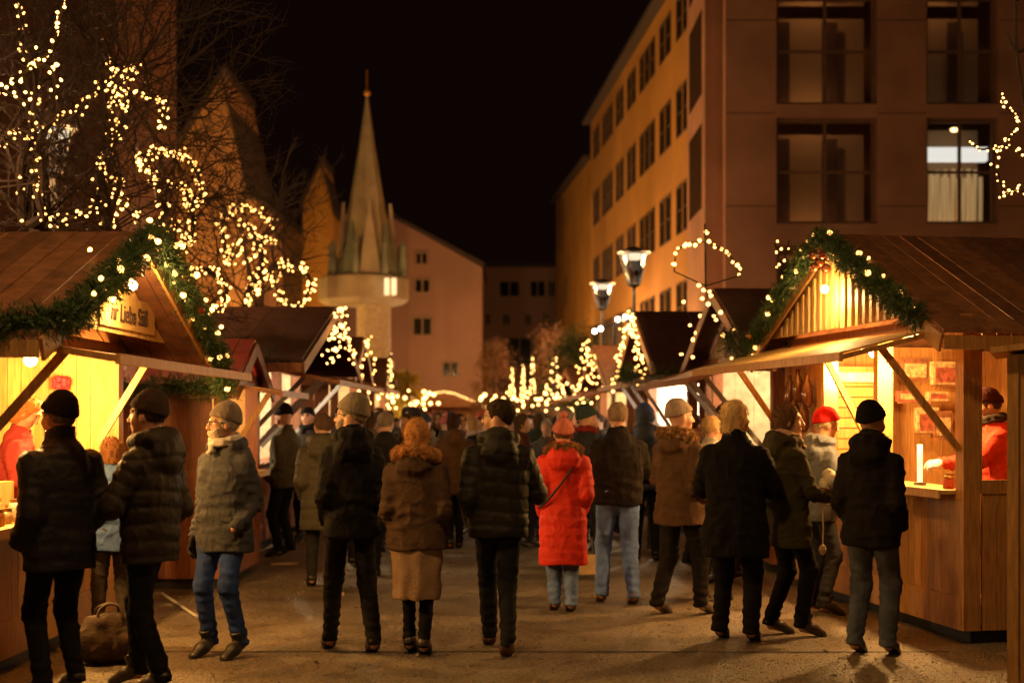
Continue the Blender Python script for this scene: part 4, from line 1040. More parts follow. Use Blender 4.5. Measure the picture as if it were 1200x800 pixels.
# bare arch of bulbs standing over the right stalls
arch = [P(790, 318, 16.5), P(793, 296, 16.5), P(806, 286, 16.5), P(822, 283, 16.5), P(838, 288, 16.5), P(856, 300, 16.5), P(869, 322, 16.5)]
ar = empty('arch_ornament', tuple(P(828, 350, 16.5)), 0, 'wire arch ornament that stands above the right stalls', 'ornament'); ar.location.z = 3.0; ar.location.y = 16.5
mb = MB(); o0 = Vector(ar.location); mb.tube([p-o0 for p in smooth_path(arch, 6)], .008, 5); mb.tube([P(827, 340, 16.5)-o0, P(826, 262, 16.5)-o0], .01, 5); mb.tube([P(790, 318, 16.5)-o0, P(827, 335, 16.5)-o0, P(869, 322, 16.5)-o0], .008, 5); mb.build('wire_frame', M_black(), ar)
light_string('arch of bulbs over the roof of the second right stall', [arch, [P(826, 283, 16.5), P(826, 265, 16.5)]], .062, GL, r=.022, spread=.02, cable=False, seed=21)
# far lights: cones, columns and strings among the crowd
def far_tree(px, top, bot, d, w, label, seed):
    rs = np.random.RandomState(seed); base = P(px, bot, d); tp = P(px, top, d); h = tp.z-base.z
    r0 = empty('light_cone', (base.x, d, 0), 0, label, 'light cone', 'lit cones in the far lane')
    mb = MB(); mb.tube([(0, 0, 0), (0, 0, tp.z)], .03, 6); mb.build('pole', M_black(), r0)
    mb = MB(); n = int(h*38)
    for i in range(n):
        t = rs.rand()**1.15; a = rs.rand()*6.28; rr = w*(1-t)+.01; mb.ball((rr*math.cos(a), rr*math.sin(a), base.z+h*t), .024, 6)
    tag(mb.build('bulbs', M_bulb_far(), r0, fix=False), kind='stuff')
for a in ((600, 430, 464, 42, .07, 'leftmost thin lit cone of the three in the far lane'), (613, 426, 466, 42, .07, 'middle thin lit cone of the three in the far lane'), (624, 416, 462, 42, .07, 'rightmost and tallest thin lit cone of the three in the far lane'),
          (650, 414, 462, 36, .26, 'wider lit cone right of the three thin cones'), (457, 412, 466, 34, .07, 'lit column left of the yellow bush')): far_tree(*a, int(a[0]))
for (lab, pts, d, gap, r) in (('string of round bulbs on the far left stall fronts', [(440, 462), (470, 468), (500, 472), (518, 470)], 32, .16, .045), ('string of round bulbs low over the far right stall fronts', [(556, 470), (590, 466), (630, 472), (664, 466), (690, 462)], 33, .17, .042),
                          ('string of bulbs on the edge of the right awning below the lamps', [(655, 446), (668, 452), (684, 460), (700, 458), (722, 452)], 30, .15, .03), ('bright cluster of white-yellow bulbs left of the end stall', [(480, 470), (496, 466), (508, 460), (498, 458)], 36, .14, .055), ('bright cluster of bulbs right of the end stall', [(560, 468), (572, 462), (580, 470)], 36, .14, .055), ('scattered bulbs low in front of the church column', [(418, 462), (432, 455), (446, 466), (470, 460), (476, 450)], 28, .12, .028), ('scattered bulbs under the three thin lit cones', [(592, 462), (606, 468), (622, 463), (640, 470), (655, 460), (672, 468)], 31, .10, .028), ('second row of bulbs low over the far left stall fronts', [(424, 474), (450, 478), (480, 476), (505, 480)], 30, .13, .03), ('second row of bulbs low over the far right stall fronts', [(575, 478), (610, 476), (650, 480), (690, 474)], 30, .13, .03)):
    light_string(lab, [[P(x, y, d) for x, y in pts]], gap, GL, r=r, spread=.05, cable=False, as_mesh=True, seed=int(pts[0][0]))
# ------------------------------------------------------------------ trees wound with lights
def branch_tree(name, label, base, limbs, twigs, seed, group=None, cat='tree', r0=.14, twr=.007, spread=1.0):
    rs = np.random.RandomState(seed); root = empty(name, tuple(base), 0, label, cat, group); B0 = Vector(base)
    tr = MB(); cr = MB()
    top = Vector((base[0], base[1], min(l[0].z for l in limbs)))
    tr.tube([(0, 0, -.0), (.03, .02, (top.z)*.5), top-B0], [r0*1.3, r0, r0*.85], 9); tr.build('trunk', mat('dark_bark', (.040, .024, .016), .9, .3, 12, .5, 30), root)
    tips = []
    for l in limbs:
        sp = smooth_path([top]+[Vector(p) for p in l], 6) if (Vector(l[0])-top).length > .05 else smooth_path([Vector(p) for p in l], 6)
        n = len(sp); cr.tube([p-B0 for p in sp], [max(.010, .05*(1-i/n)**1.1+.010) for i in range(n)], 6)
        for p in sp[2::2]: tips.append((p-B0, (sp[-1]-sp[0]).normalized()))
    def grow(p, d, ln, r, lev):
        q = p+d*ln+Vector(rs.normal(0, ln*.10, 3)); m = p.lerp(q, .5)+Vector(rs.normal(0, ln*.06, 3))
        cr.tube([p, m, q], [r, r*.8, r*.5], 4, cap=False)
        if lev > 0:
            for _ in range(3):
                d2 = (d+Vector(rs.normal(0, .55, 3))).normalized(); grow(p.lerp(q, rs.uniform(.4, 1)), d2, ln*rs.uniform(.5, .8), r*.6, lev-1)
    for _ in range(twigs):
        p, d = tips[rs.randint(len(tips))]; d2 = (d*.3+Vector(rs.normal(0, .6, 3))+Vector((0, 0, .35))).normalized(); grow(p, d2, spread*rs.uniform(.5, .95), twr*2, 3)
    cr.build('crown', mat('dark_bark', (.075, .045, .028)), root, fix=False)
    return root
def PX(pts, d, dd=0.0, rs=None):
    return [P(x, y, d+dd*math.sin(i*1.7+x*.05)) for i, (x, y) in enumerate(pts)]
GT = 'fairy lights wound on the bare left trees'
tA_l = [PX([(28, 264), (25, 225), (25, 186), (39, 160), (17, 152), (3, 169), (-14, 174)], 15, .2), PX([(34, 264), (53, 248), (50, 197), (48, 174), (37, 146), (42, 107), (37, 73), (20, 53), (25, 28), (22, 0), (21, -22)], 15, .2), PX([(50, 264), (51, 253), (44, 225), (42, 191), (59, 138), (84, 136), (107, 112), (121, 102), (135, 104), (147, 110), (169, 107), (186, 118), (192, 135), (188, 155)], 15, .2)]
tB_l = [PX([(127, 267), (123, 236), (117, 202), (123, 186), (129, 158), (132, 135), (134, 112), (132, 93), (128, 72)], 15.5, .2), PX([(117, 202), (135, 163), (145, 141), (145, 124), (149, 101), (151, 78), (163, 82)], 15.5, .2), PX([(127, 267), (121, 214), (112, 239), (90, 253), (70, 262), (56, 252)], 15.5, .2), PX([(127, 267), (141, 205), (121, 214)], 15.5, .2), PX([(127, 267), (135, 236), (163, 259)], 15.5, .2)]
tC_l = [PX([(191, 405), (188, 360), (194, 315), (186, 270), (196, 248), (186, 231), (183, 208), (168, 194), (160, 188), (169, 181), (194, 179), (219, 186), (231, 204), (235, 225), (226, 245), (218, 226)], 16.5, .2), PX([(194, 315), (211, 292), (222, 281), (226, 264), (224, 242), (217, 222), (194, 214)], 16.5, .2), PX([(188, 360), (183, 281), (197, 267), (209, 271), (217, 284)], 16.5, .2), PX([(194, 394), (207, 360), (204, 338), (190, 309), (183, 281)], 16.5, .2), PX([(217, 371), (218, 338), (225, 321), (242, 317), (262, 331), (264, 349), (256, 363), (228, 361), (219, 344)], 16.5, .2)]
tD_l = [PX([(292, 405), (287, 360), (295, 332), (307, 304), (290, 281), (267, 307), (263, 281), (260, 262), (270, 246), (287, 243), (307, 250), (322, 264)], 21, .2), PX([(287, 360), (307, 315), (301, 287), (292, 264), (281, 260)], 21, .2), PX([(307, 315), (309, 276), (322, 288)], 21, .2), PX([(290, 349), (321, 312), (338, 309), (360, 322), (363, 340), (344, 360), (325, 339), (321, 316)], 21, .2), PX([(295, 332), (281, 281), (267, 307)], 21, .2)]
branch_tree('bare_tree', 'tall bare tree at the far left behind the nearest left stall', (P(40, 490, 15).x, 15.2, 0), tA_l, 70, 31, 'bare trees on the left', spread=1.3)
branch_tree('bare_tree', 'bare tree with two upright lit stems left of the brown church gable', (P(128, 490, 15.5).x, 15.8, 0), tB_l, 45, 32, 'bare trees on the left', spread=1.1)
branch_tree('bare_tree', 'densely lit bare tree in front of the brown church gable', (P(198, 490, 16.5).x, 16.8, 0), tC_l, 50, 33, 'bare trees on the left', spread=.7)
branch_tree('bare_tree', 'rounded lit bare tree above the long dark left roof', (P(300, 490, 21).x, 21.3, 0), tD_l, 50, 34, 'bare trees on the left', spread=.8)
light_string('fairy lights curling on the low boughs of the far left tree', tA_l[:1], 0.034, GT, r=0.0141, spread=.028, seed=41)
light_string('fairy lights rising to the top of the frame on the far left tree', tA_l[1:2], 0.040, GT, r=0.0141, spread=.028, seed=40)
light_string('fairy lights on the wide arched bough of the far left tree', tA_l[2:], 0.031, GT, r=0.0150, spread=.028, seed=42)
light_string('fairy lights up the two upright stems above the near left roof', tB_l[:2], 0.024, GT, r=0.0150, spread=.032, seed=43)
light_string('fairy lights on the low boughs just above the near left roof', tB_l[2:], 0.031, GT, r=0.0150, spread=.04, seed=44)
light_string('dense fairy lights curling beside the brown church gable', tC_l[:1], 0.022, GT, r=0.0158, spread=.036, seed=45)
light_string('fairy lights on the inner curls beside the brown church gable', tC_l[1:4], 0.024, GT, r=0.0158, spread=.036, seed=51)
light_string('small loop of fairy lights right of the left gable garland', [tC_l[4]], 0.020, GT, r=0.0158, spread=.03, seed=46)
light_string('fairy lights outlining the rounded tree above the long dark roof', tD_l[:1], 0.031, GT, r=0.0202, spread=.036, seed=47)
light_string('fairy lights inside the rounded tree above the long dark roof', tD_l[1:3]+tD_l[4:], 0.034, GT, r=0.0202, spread=.036, seed=52)
light_string('right-hand loop of fairy lights above the long dark roof', tD_l[3:4], 0.028, GT, r=0.0202, spread=.036, seed=53)
# near branch at the top left and the branch at the right edge
nb = [PX([(-30, 118), (0, 105), (20, 92), (38, 76), (58, 60), (68, 30), (74, -5)], 10.5, .05), PX([(38, 76), (60, 82), (64, 120)], 10.5, .05), PX([(0, 104), (25, 118), (34, 122)], 10.5, .05)]
b1 = empty('branch', tuple(nb[0][0]), 0, 'near bare tree bough crossing the top left corner', 'branch'); mb = MB(); o0 = Vector(nb[0][0])
for l in nb: mb.tube([p-o0 for p in smooth_path(l, 6)], [.022, .02]+[.014]*(len(smooth_path(l, 6))-2), 6)
mb.tube([p-o0 for p in smooth_path([Vector((-5.9, 10.6, 0)), Vector((-5.85, 10.6, 2.2)), Vector((-5.7, 10.6, 3.4)), nb[0][0]], 6)], [.11]*7+[.07]*6+[.03]*6, 8)
mb.build('bark', mat('dark_bark', (.075, .045, .028)), b1); light_string('gold fairy lights round the near bough in the top left corner', nb, .038, 'fairy lights on the near boughs', r=.015, spread=.022, seed=48)
nr = [PX([(1215, 165), (1200, 178), (1175, 170), (1150, 175), (1135, 165)], 9.5, .05), PX([(1172, 108), (1178, 125), (1192, 138), (1193, 152), (1175, 168), (1168, 190), (1172, 212), (1182, 228), (1200, 215)], 9.5, .05), PX([(1215, 235), (1190, 222), (1172, 232)], 9.5, .05)]
b2 = empty('branch', tuple(nr[0][0]), 0, 'thin bare twigs hanging in from the right edge in front of the lit window', 'branch'); mb = MB(); o0 = Vector(nr[0][0])
for l in nr: mb.tube([p-o0 for p in smooth_path(l, 6)], .007, 5)
for l in (PX([(1190, 0), (1192, 60), (1200, 120), (1205, 180)], 9.5, .03), PX([(1180, 40), (1192, 60), (1210, 52)], 9.5, .03)): mb.tube([p-o0 for p in smooth_path(l, 6)], .012, 5)
TR = [Vector((4.75, 9.2, 0)), Vector((4.7, 9.2, 2.4)), Vector((4.6, 9.3, 4.2))]
mb.tube([p-o0 for p in smooth_path(TR, 6)], [.09]*6+[.05]*7, 8)
for l in (nr[0], nr[2]): mb.tube([p-o0 for p in smooth_path([TR[1]+Vector((0, 0, .2)), TR[1].lerp(l[0], .6)+Vector((0, 0, .15)), l[0]], 6)], .012, 6)
mb.tube([p-o0 for p in smooth_path([TR[2], Vector((4.0, 9.4, 5.0)), P(1190, 0, 9.5)], 6)], .02, 6)
mb.build('bark', mat('dark_bark', (.075, .045, .028)), b2); light_string('gold fairy lights on the twigs at the right edge', nr, .030, 'fairy lights on the near boughs', r=.009, spread=.012, seed=49)
# small bush-like lit sprig standing behind the right gable
sp_l = [PX([(925, 345), (915, 325), (912, 300), (908, 285)], 13.5, .05), PX([(925, 345), (930, 318), (920, 300), (925, 282)], 13.5, .05), PX([(928, 340), (940, 310), (936, 295), (942, 285)], 13.5, .05), PX([(945, 345), (952, 320), (958, 300), (950, 292)], 13.5, .05)]
b3 = empty('lit_sprig', (P(925, 0, 13.5).x, 13.5, 2.6), 0, 'upright twiggy ornament with lights left of the near right apex', 'ornament'); mb = MB(); o0 = Vector(b3.location)
for l in sp_l: mb.tube([p-o0 for p in l], .008, 5)
mb.tube([(0, 0, -.3), sp_l[0][0]-o0], .015, 6); mb.build('twig', mat('dark_bark', (.075, .045, .028)), b3)
light_string('scattered bulbs on the twigs left of the near right apex', sp_l, .085, 'fairy lights on the near boughs', r=.014, spread=.03, seed=50)
# evergreen trees behind the right stalls and yellow bush
def fir(px, top, d, w, label, col, n, seed, nm='fir_tree', base_py=None):
    rs = np.random.RandomState(seed); b = P(px, 490, d); tp = P(px, top, d).z; root = empty(nm, (b.x, d, 0), 0, label, 'tree', 'dark trees in the far lane')
    mb = MB(); mb.tube([(0, 0, 0), (0, 0, tp*.95)], [.09, .02], 7); mb.build('trunk', mat('dark_bark', (.075, .045, .028)), root)
    V = []; Fc = []
    cl = []
    for _ in range(34):
        t = rs.uniform(.22, .97)**.8; a = rs.uniform(0, 6.28); rr = w*min(1, 1.5*(1-t))*rs.uniform(.2, 1.1); cl.append((Vector((rr*math.cos(a), rr*math.sin(a), tp*t)), w*rs.uniform(.14, .34)))
    for _ in range(n):
        c0, cr_ = cl[rs.randint(34)]; c = c0+Vector(rs.normal(0, cr_*.6, 3)); a = math.atan2(c.y, c.x)
        dd = Vector((math.cos(a), math.sin(a), -.2))+Vector(rs.normal(0, .35, 3)); dd.normalize(); s_ = dd.orthogonal().normalized()
        for k in range(5):
            a2 = c+dd*.05*k; o_ = (s_ if k % 2 else -s_)*.05+dd*.06+Vector(rs.normal(0, .02, 3)); w_ = Vector(rs.normal(0, .008, 3)); i = len(V); V += [tuple(a2-w_), tuple(a2+w_), tuple(a2+o_)]; Fc.append((i, i+1, i+2))
    link('crown', mesh_from('crown', V, Fc), col, root)
GN = mat('fir_needles', (.030, .060, .018))
fir(676, 392, 38, 1.5, 'dark bushy tree beneath the farther street lamp', GN, 4200, 61)
fir(580, 405, 50, 1.2, 'dim tree left of the three thin lit cones', mat('autumn_leaves', (.16, .08, .03), .8), 2600, 62)
fir(645, 390, 52, 1.3, 'dim bare-looking tree right of the three thin lit cones', mat('autumn_leaves', (.16, .08, .03), .8), 2600, 63)
fir(477, 424, 36, .55, 'small yellow lit bush right of the lit column', mat('yellow_leaves', (.55, .42, .05), .7), 1500, 64, 'lit_bush')
# ------------------------------------------------------------------ street lamps
GLp = 'street lanterns down the lane'
def street_lamp(px, py, d, label, sc=1.0, watts=500, white=False, col=(1, .52, .20)):
    top = P(px, py, d); root = empty('street_lamp', (top.x, d, 0), 0, label, 'street lamp', GLp); z = top.z
    mb = MB(); mb.tube([(0, 0, 0), (0, 0, .9), (0, 0, .95), (0, 0, z-.62*sc)], [.08, .07, .045, .035], 10); mb.build('pole', mat('lamp_iron', (.10, .09, .08), .5), root)
    mb = MB(); mb.lathe((0, 0, z-.62*sc), [(.05*sc, 0), (.12*sc, .04*sc), (.13*sc, .06*sc)], 12); mb.lathe((0, 0, z), [(.30*sc, 0), (.31*sc, .02*sc), (.12*sc, .10*sc), (.03*sc, .13*sc)], 16); 
    for k in range(6):
        a = k*PI/3; mb.tube([(.12*sc*math.cos(a), .12*sc*math.sin(a), z-.56*sc), (.26*sc*math.cos(a), .26*sc*math.sin(a), z)], .010, 4)
    mb.build('lantern_frame', mat('lamp_iron', (.10, .09, .08), .5), root)
    mb = MB(); mb.lathe((0, 0, z-.55*sc), [(.11*sc, 0), (.245*sc, .53*sc)], 12); g = mb.build('lantern_glass', mat('lantern_glass', (.8, .78, .72), .03, 0, trans=1.0), root)
    mb = MB(); mb.lathe((0, 0, z-.10*sc), [(.09*sc, 0), (.15*sc, .03*sc), (.15*sc, .07*sc)], 12); mb.build('lamp_tube', emit('lantern_light', (1, .80, .55), 1.3), root)
    for dx in (-.5, .5):
        ld = bpy.data.lights.new('street_light', 'POINT'); ld.energy = watts/2; ld.color = col; ld.shadow_soft_size = .12
        l_ = bpy.data.objects.new('street_light', ld); COL.objects.link(l_); l_.parent = root; l_.location = (dx*sc, -.05, z-.2*sc)
street_lamp(743, 297, 26, 'nearer and larger street lantern above the right stalls', 1.0, 240)
street_lamp(706, 333, 32, 'farther street lantern, left of the larger one', .95, 240)
street_lamp(62, 152, 17, 'street lantern among the lit branches at the top left', .9, 420)
street_lamp(-160, 150, 14, 'unseen street lantern added left of the picture behind the stall', 1.0, 250)  # unseen lamp added outside the left edge for its light
# unseen street lanterns added to light the foreground, facades and lane end
def added_lamp(x, y, z, watts, label, col=(1, .60, .26), r=.25):
    root = empty('street_lamp', (x, y, 0), 0, label, 'street lamp', 'unseen street lanterns added to light the scene')
    mb = MB(); mb.tube([(0, 0, 0), (0, 0, z-.3)], [.08, .04], 8); mb.build('pole', mat('lamp_iron', (.10, .09, .08), .5), root)
    mb = MB(); mb.lathe((0, 0, z), [(.28, .1), (.1, .22), (.02, .25)], 14); mb.build('lamp_shade', mat('lamp_iron', (.10, .09, .08), .5), root)
    mb = MB(); mb.ball((0, 0, z-.02), .14, 12); mb.build('lamp_globe', emit('added_globe_light', (1, .62, .28), 12), root, smooth=True)
    ld = bpy.data.lights.new('street_light', 'POINT'); ld.energy = watts; ld.color = col; ld.shadow_soft_size = r
    l_ = bpy.data.objects.new('street_light', ld); COL.objects.link(l_); l_.parent = root; l_.location = (0, 0, z-.32)
added_lamp(10.5, 20, 5.6, 480, 'unseen street lantern added behind the right stalls to light the sandstone facade', (1, .47, .16))
added_lamp(-9, 38, 4.3, 3200, 'unseen street lantern added in front of the church, hidden behind the left stalls', (1, .50, .18))
added_lamp(3.2, 50, 3.9, 1900, 'unseen low street lantern added near the end of the lane behind the right stalls', (1, .50, .24))
added_lamp(-3.6, -2.5, 4.6, 420, 'unseen street lantern added behind the viewer', (1, .54, .18))
# unseen lamp added on a wire above the picture to light the ground
wl = empty('added_hanging_lamp', (-.6, 6.2, 6.6), 0, 'unseen street lamp added on a wire across the lane above the picture', 'street lamp')
mb = MB(); mb.tube([(-9, 0, 1.0), (-4, 0, .6), (0, 0, .45), (4, 0, .6), (9, 0, 1.0)], .008, 5); mb.build('wire', M_black(), wl)
mb = MB(); mb.lathe((0, 0, 0), [(.30, .0), (.26, .1), (.06, .25), (.02, .45)], 16); mb.build('lamp_shade', mat('lamp_iron', (.10, .09, .08), .5), wl)
mb = MB(); mb.ball((0, 0, .02), .12, 12); mb.build('lamp_globe', emit('added_globe_light', (1, .62, .28), 12), wl, smooth=True)
ld = bpy.data.lights.new('street_light', 'POINT'); ld.energy = 560; ld.color = (1, .54, .18); ld.shadow_soft_size = .22
l_ = bpy.data.objects.new('street_light', ld); COL.objects.link(l_); l_.parent = wl; l_.location = (0, 0, -.34)
def added_flood(x, y, watts, label, z=2.4, col=(1, .50, .12)):  # unseen lamps added behind the stalls to brighten house and church fronts
    r = empty('added_floodlight', (x, y, 0), 0, label, 'floodlight', 'unseen floodlights added to wash the house fronts')
    mb = MB(); mb.tube([(0, 0, 0), (0, 0, z)], .04, 6); mb.build('pole', M_black(), r)
    mb = MB(); mb.box((-.2, -.12, z), (.2, .12, z+.10)); mb.build('lamp_housing', M_black(), r)
    mb = MB(); mb.box((-.17, -.09, z+.102), (.17, .09, z+.115)); mb.build('lamp_glass', emit('added_flood_glass', (1, .6, .25), 8), r)
    ld = bpy.data.lights.new('added_flood_light', 'POINT'); ld.energy = watts; ld.color = col; ld.shadow_soft_size = .15
    l_ = bpy.data.objects.new('added_flood_light', ld); COL.objects.link(l_); l_.parent = r; l_.location = (0, 0, z+.35)
added_flood(4.2, 39.0, 260, 'unseen added floodlight tight against the near end of the ochre building')
added_flood(3.0, 43.5, 520, 'unseen floodlight added behind the right stalls before the middle of the ochre building')
added_flood(2.4, 54.0, 560, 'unseen floodlight added before the far end of the ochre building')
added_flood(1.6, 68.0, 900, 'unseen floodlight added in front of the narrow yellow building end', 2.0)
added_flood(-2.9, 64.5, 620, 'unseen floodlight added behind the end stall washing the pinkish house', 1.9, (1, .60, .32))
added_flood(-12.4, 62.0, 1500, 'unseen floodlight added before the far church gable behind the left stalls')
added_flood(-11.0, 45.0, 3000, 'unseen floodlight added behind the left stalls below the steep church gables')
# row of small white lamps on a bracket above the far right roofs
bl_ = empty('lamp_bracket', tuple(P(720, 382, 29)), 0, 'row of small white round lamps between the lanterns and the roofs', 'lamps'); o0 = Vector(bl_.location)
mb = MB()
for px, py in ((697, 388), (704, 385), (724, 374), (733, 371), (741, 372)): mb.ball(P(px, py, 29)-o0, .05, 8)
mb.build('lamp_globe', emit('white_lamp', (1, .9, .75), 16), bl_, smooth=True)
mb = MB(); mb.tube([P(695, 390, 29.1)-o0, P(720, 379, 29.1)-o0, P(745, 374, 29.1)-o0], .02, 5); mb.tube([P(720, 379, 29.1)-o0, Vector((0, .1, -o0.z))], .03, 6); mb.build('bracket', M_black(), bl_)
# ------------------------------------------------------------------ goods and bits
# right stall: framed boxes on the far wall, candle, strip lamp
def wbox(root, X_, a, b, name, m): mb = MB(); mb.box(X_(*a), X_(*b)); return mb.build(name, m, root)
red = mat('red_print', (.24, .06, .035), .6, .7, 18); cream = mat('cream_print', (.42, .28, .13), .6, .7, 22); brownp = mat('brown_carton', (.18, .07, .03), .6, .5, 20)
for (px, py, w_, h_, a, b, lab) in ((1073, 432, .26, .20, brownp, cream, 'brown picture box high on the far wall of the right stall, left one'), (1110, 437, .28, .22, cream, red, 'cream and red picture box high on the far wall of the right stall, right one'),
                               (1067, 464, .24, .10, red, cream, 'flat red box on the small shelf in the right stall'), (1100, 464, .20, .09, cream, red, 'narrow cream box beside the flat red box in the right stall'), (1088, 492, .22, .24, cream, red, 'upright cream card leaning below the shelf in the right stall'), (1106, 497, .18, .26, brownp, cream, 'brown carton behind the upright cream card in the right stall')):
    loc = P(px, py, 13.62+.02*(px % 5)); r_ = empty('picture_box', tuple(loc), YR, lab, 'box', 'boxes on the far wall of the right stall')
    mb = MB(); mb.box((-w_/2, 0, -h_/2), (w_/2, .08, h_/2)); mb.build('box', a, r_)
    mb = MB(); mb.box((-w_/2+.02, -.006, -h_/2+.02), (w_/2-.02, -.002, h_*.25)); mb.build('printed_panel', b, r_)
    mb = MB(); mb.box((-w_/2+.01, -.03, -h_/2-.02), (w_/2+.02, .06, -h_/2-.005)); mb.build('shelf', brownp, r_)
loc = W(R1, XR(.10, .95, 1.121)); cd = empty('lit_candle_tube', tuple(loc), 0, 'tall glowing white candle tube on the right counter', 'candle')
mb = MB(); mb.lathe((0, 0, 0), [(.05, 0), (.05, .02)], 12); mb.build('base', M_steel(), cd)
mb = MB(); mb.lathe((0, 0, .022), [(.022, 0), (.022, .30)], 12); mb.build('tube', emit('candle_glow', (1, .72, .34), 1.8), cd, smooth=True)
# slatted rack on the far wall and small goods on the right counter
rk = empty('slatted_rack', tuple(P(1003, 450, 13.75)), YR, 'slatted wooden rack with a pale cloth on the far wall of the right stall', 'rack'); 
mb = MB()
for k in range(9): mb.box((-.30, -.02-.006*(k % 2), -.72+k*.10), (.26, 0, -.63+k*.10))
mb.build('slats', M_wood(), rk)
mb = MB(); mb.box((-.26, -.09, .02), (.22, -.032, .11)); mb.build('cloth', mat('pale_cloth', (.7, .6, .4), .8, .3, 20, .5, 20), rk)
for k, (s, t, lab) in enumerate(((.35, .05, 'round tin nearest the corner post on the right counter'), (.55, .16, 'second tin, behind the round one on the right counter'), (1.25, .04, 'small jar beyond the candle tube on the right counter'), (1.42, .12, 'farthest small jar on the right counter'))):
    r_ = empty('tin', tuple(W(R1, XR(t, s, 1.121))), 0, lab, 'tin', 'small tins on the right counter'); mb = MB(); mb.lathe((0, 0, 0), [(.04, 0), (.042, .01), (.042, .07+.02*k), (.038, .075+.02*k)], 14); mb.build('tin_body', mat('tin_%d' % k, [(.5, .1, .04), (.6, .4, .12), (.2, .1, .05), (.6, .5, .3)][k], .3, .3, 50), r_, smooth=True)
    mb = MB(); mb.lathe((0, 0, .076+.02*k), [(.04, 0), (.04, .015)], 14); mb.build('lid', mat('brass_lid', (.5, .3, .1), .3, metal=.7), r_)
# hanging dark bottles in the closed part of the right stall
for k, (s, z) in enumerate(((2.95, 1.95), (3.05, 1.72), (3.2, 2.0), (3.3, 1.75), (3.42, 1.95))):
    mb = MB(); mb.lathe((0, 0, 0), [(.03, 0), (.055, .05), (.05, .2), (.02, .27), (.02, .32)], 10)
    o = mb.build('hanging_jar', mat('dark_brown_glass', (.10, .04, .025), .15), None, smooth=True); o.location = W(R1, XR(-.08, s, z-.2)); tag(o, 'dark glass jar hanging on the closed end panel of the near right stall', 'jar', 'jars on the end panel of the near right stall')
# left counter goods
rs = np.random.RandomState(5)
cols = [(.55, .30, .10), (.5, .08, .04), (.6, .5, .3), (.25, .12, .05), (.7, .6, .45), (.45, .35, .12)]
spots = [("small round jar nearest the shelf board", 0)]
for k in range(14):
    s = .35+.2*(k//2)+rs.uniform(-.03, .03); t = .02+.14*(k % 2)+rs.uniform(-.02, .02); c_ = cols[k % 6]
    mb = MB(); h_ = rs.uniform(.08, .14); r_ = rs.uniform(.035, .05)
    root = empty('jar', tuple(W(L1, XL(t, s, .961))), 0, 'small lidded jar of sweets standing on the near left counter', 'jar', 'jars on the near left counter')
    mb.lathe((0, 0, 0), [(r_*.9, 0), (r_, .01), (r_, h_*.8), (r_*.8, h_)], 12); mb.build('jar_body', mat('jar_%d' % (k % 6), c_, .25, .4, 40, coat=.5), root, smooth=True)
    mb = MB(); mb.lathe((0, 0, h_), [(r_*.85, 0), (r_*.85, .02)], 12); mb.build('lid', mat('brass_lid', (.5, .3, .1), .3, metal=.7), root)
mb = MB(); mb.box((0, 0, 0), (.30, .5, .24)); cr = mb.build('goods_crate', M_wood_pale(), None); cr.location = W(L1, XL(.62, 1.6, .961)); tag(cr, 'pale wooden goods crate on the near left counter beside the vendor', 'crate')
for k, (z, s) in enumerate(((1.95, 3.40), (1.80, 3.38), (1.62, 3.40))):
    mb = MB(); q = np.random.RandomState(k)
    for j in range(14):
        a = j*.9; mb.ball((.05*math.cos(a), .05*math.sin(a), .03*math.sin(j*2.2)), .032, 6)
    o = mb.build('cloth_flower', mat('red_cloth_flower' if k < 2 else 'yellow_cloth_flower', (.45, .02, .04) if k < 2 else (.7, .4, .05), .8), None, smooth=True); o.location = W(L1, XL(.42, s, z-.05+.04)); tag(o, ('top', 'middle', 'lowest yellow')[k]+(' red' if k < 2 else '')+' cloth flower hanging at the far end of the near left stall', 'hanging ornament', 'cloth flowers in the near left stall')
# litter on the asphalt
for (px, py, w_, lab) in ((383, 699, .16, 'small flattened yellowish carton lying on the asphalt behind the beanie man'), (470, 701, .14, 'scrap of pale paper lying beside the fur coat woman'), (318, 662, .30, 'pale flattened paper near the left stalls')):
    d = 2750/(py-490); mb = MB(); mb.hexa([(0, 0, .003), (w_, .03, .003), (w_-.02, .12, .003), (-.02, .1, .003), (0, 0, .02), (w_, .03, .012), (w_-.02, .12, .03), (-.02, .1, .015)])
    o = mb.build('paper_scrap', mat('pale_paper', (.55, .42, .22), .8), None); o.location = ((px-600)/F*d, d, 0); tag(o, lab, 'litter')
# ------------------------------------------------------------------ the people of the photograph
D2R = math.radians
BLK = (.0065, .0055, .006); BLK2 = (.011, .009, .008); GP = 'shoppers standing or walking near the stalls'
def at(px, d): return ((px-600)/F*d, d)
person('man in black puffer jacket and black knit cap, seen from behind at the left counter', at(70, 8.45), D2R(48), 1.79, 1.12, 'jacket', BLK, 'puffer', puff=.006, hat='beanie', hat_col=(.012, .012, .014), hair=(.12, .09, .07), trousers=BLK, head_yaw=.25, hem=.74, collar=.035, arms=('pocket', 'pocket'), group=GP, skin=(.45, .20, .12), seed=1)
person('man in profile with dark brown cap and big hooded black puffer, left foreground', at(176, 8.65), D2R(72), 1.80, 1.06, 'jacket', (.016, .010, .007), 'puffer', puff=.013, hood='big', hat='beanie', hat_col=(.035, .022, .016), hair=(.05, .03, .02), trousers=BLK, head_yaw=.15, hem=.76, arms=('front', 'pocket'), glove=BLK, step=.30, group=GP, seed=2)
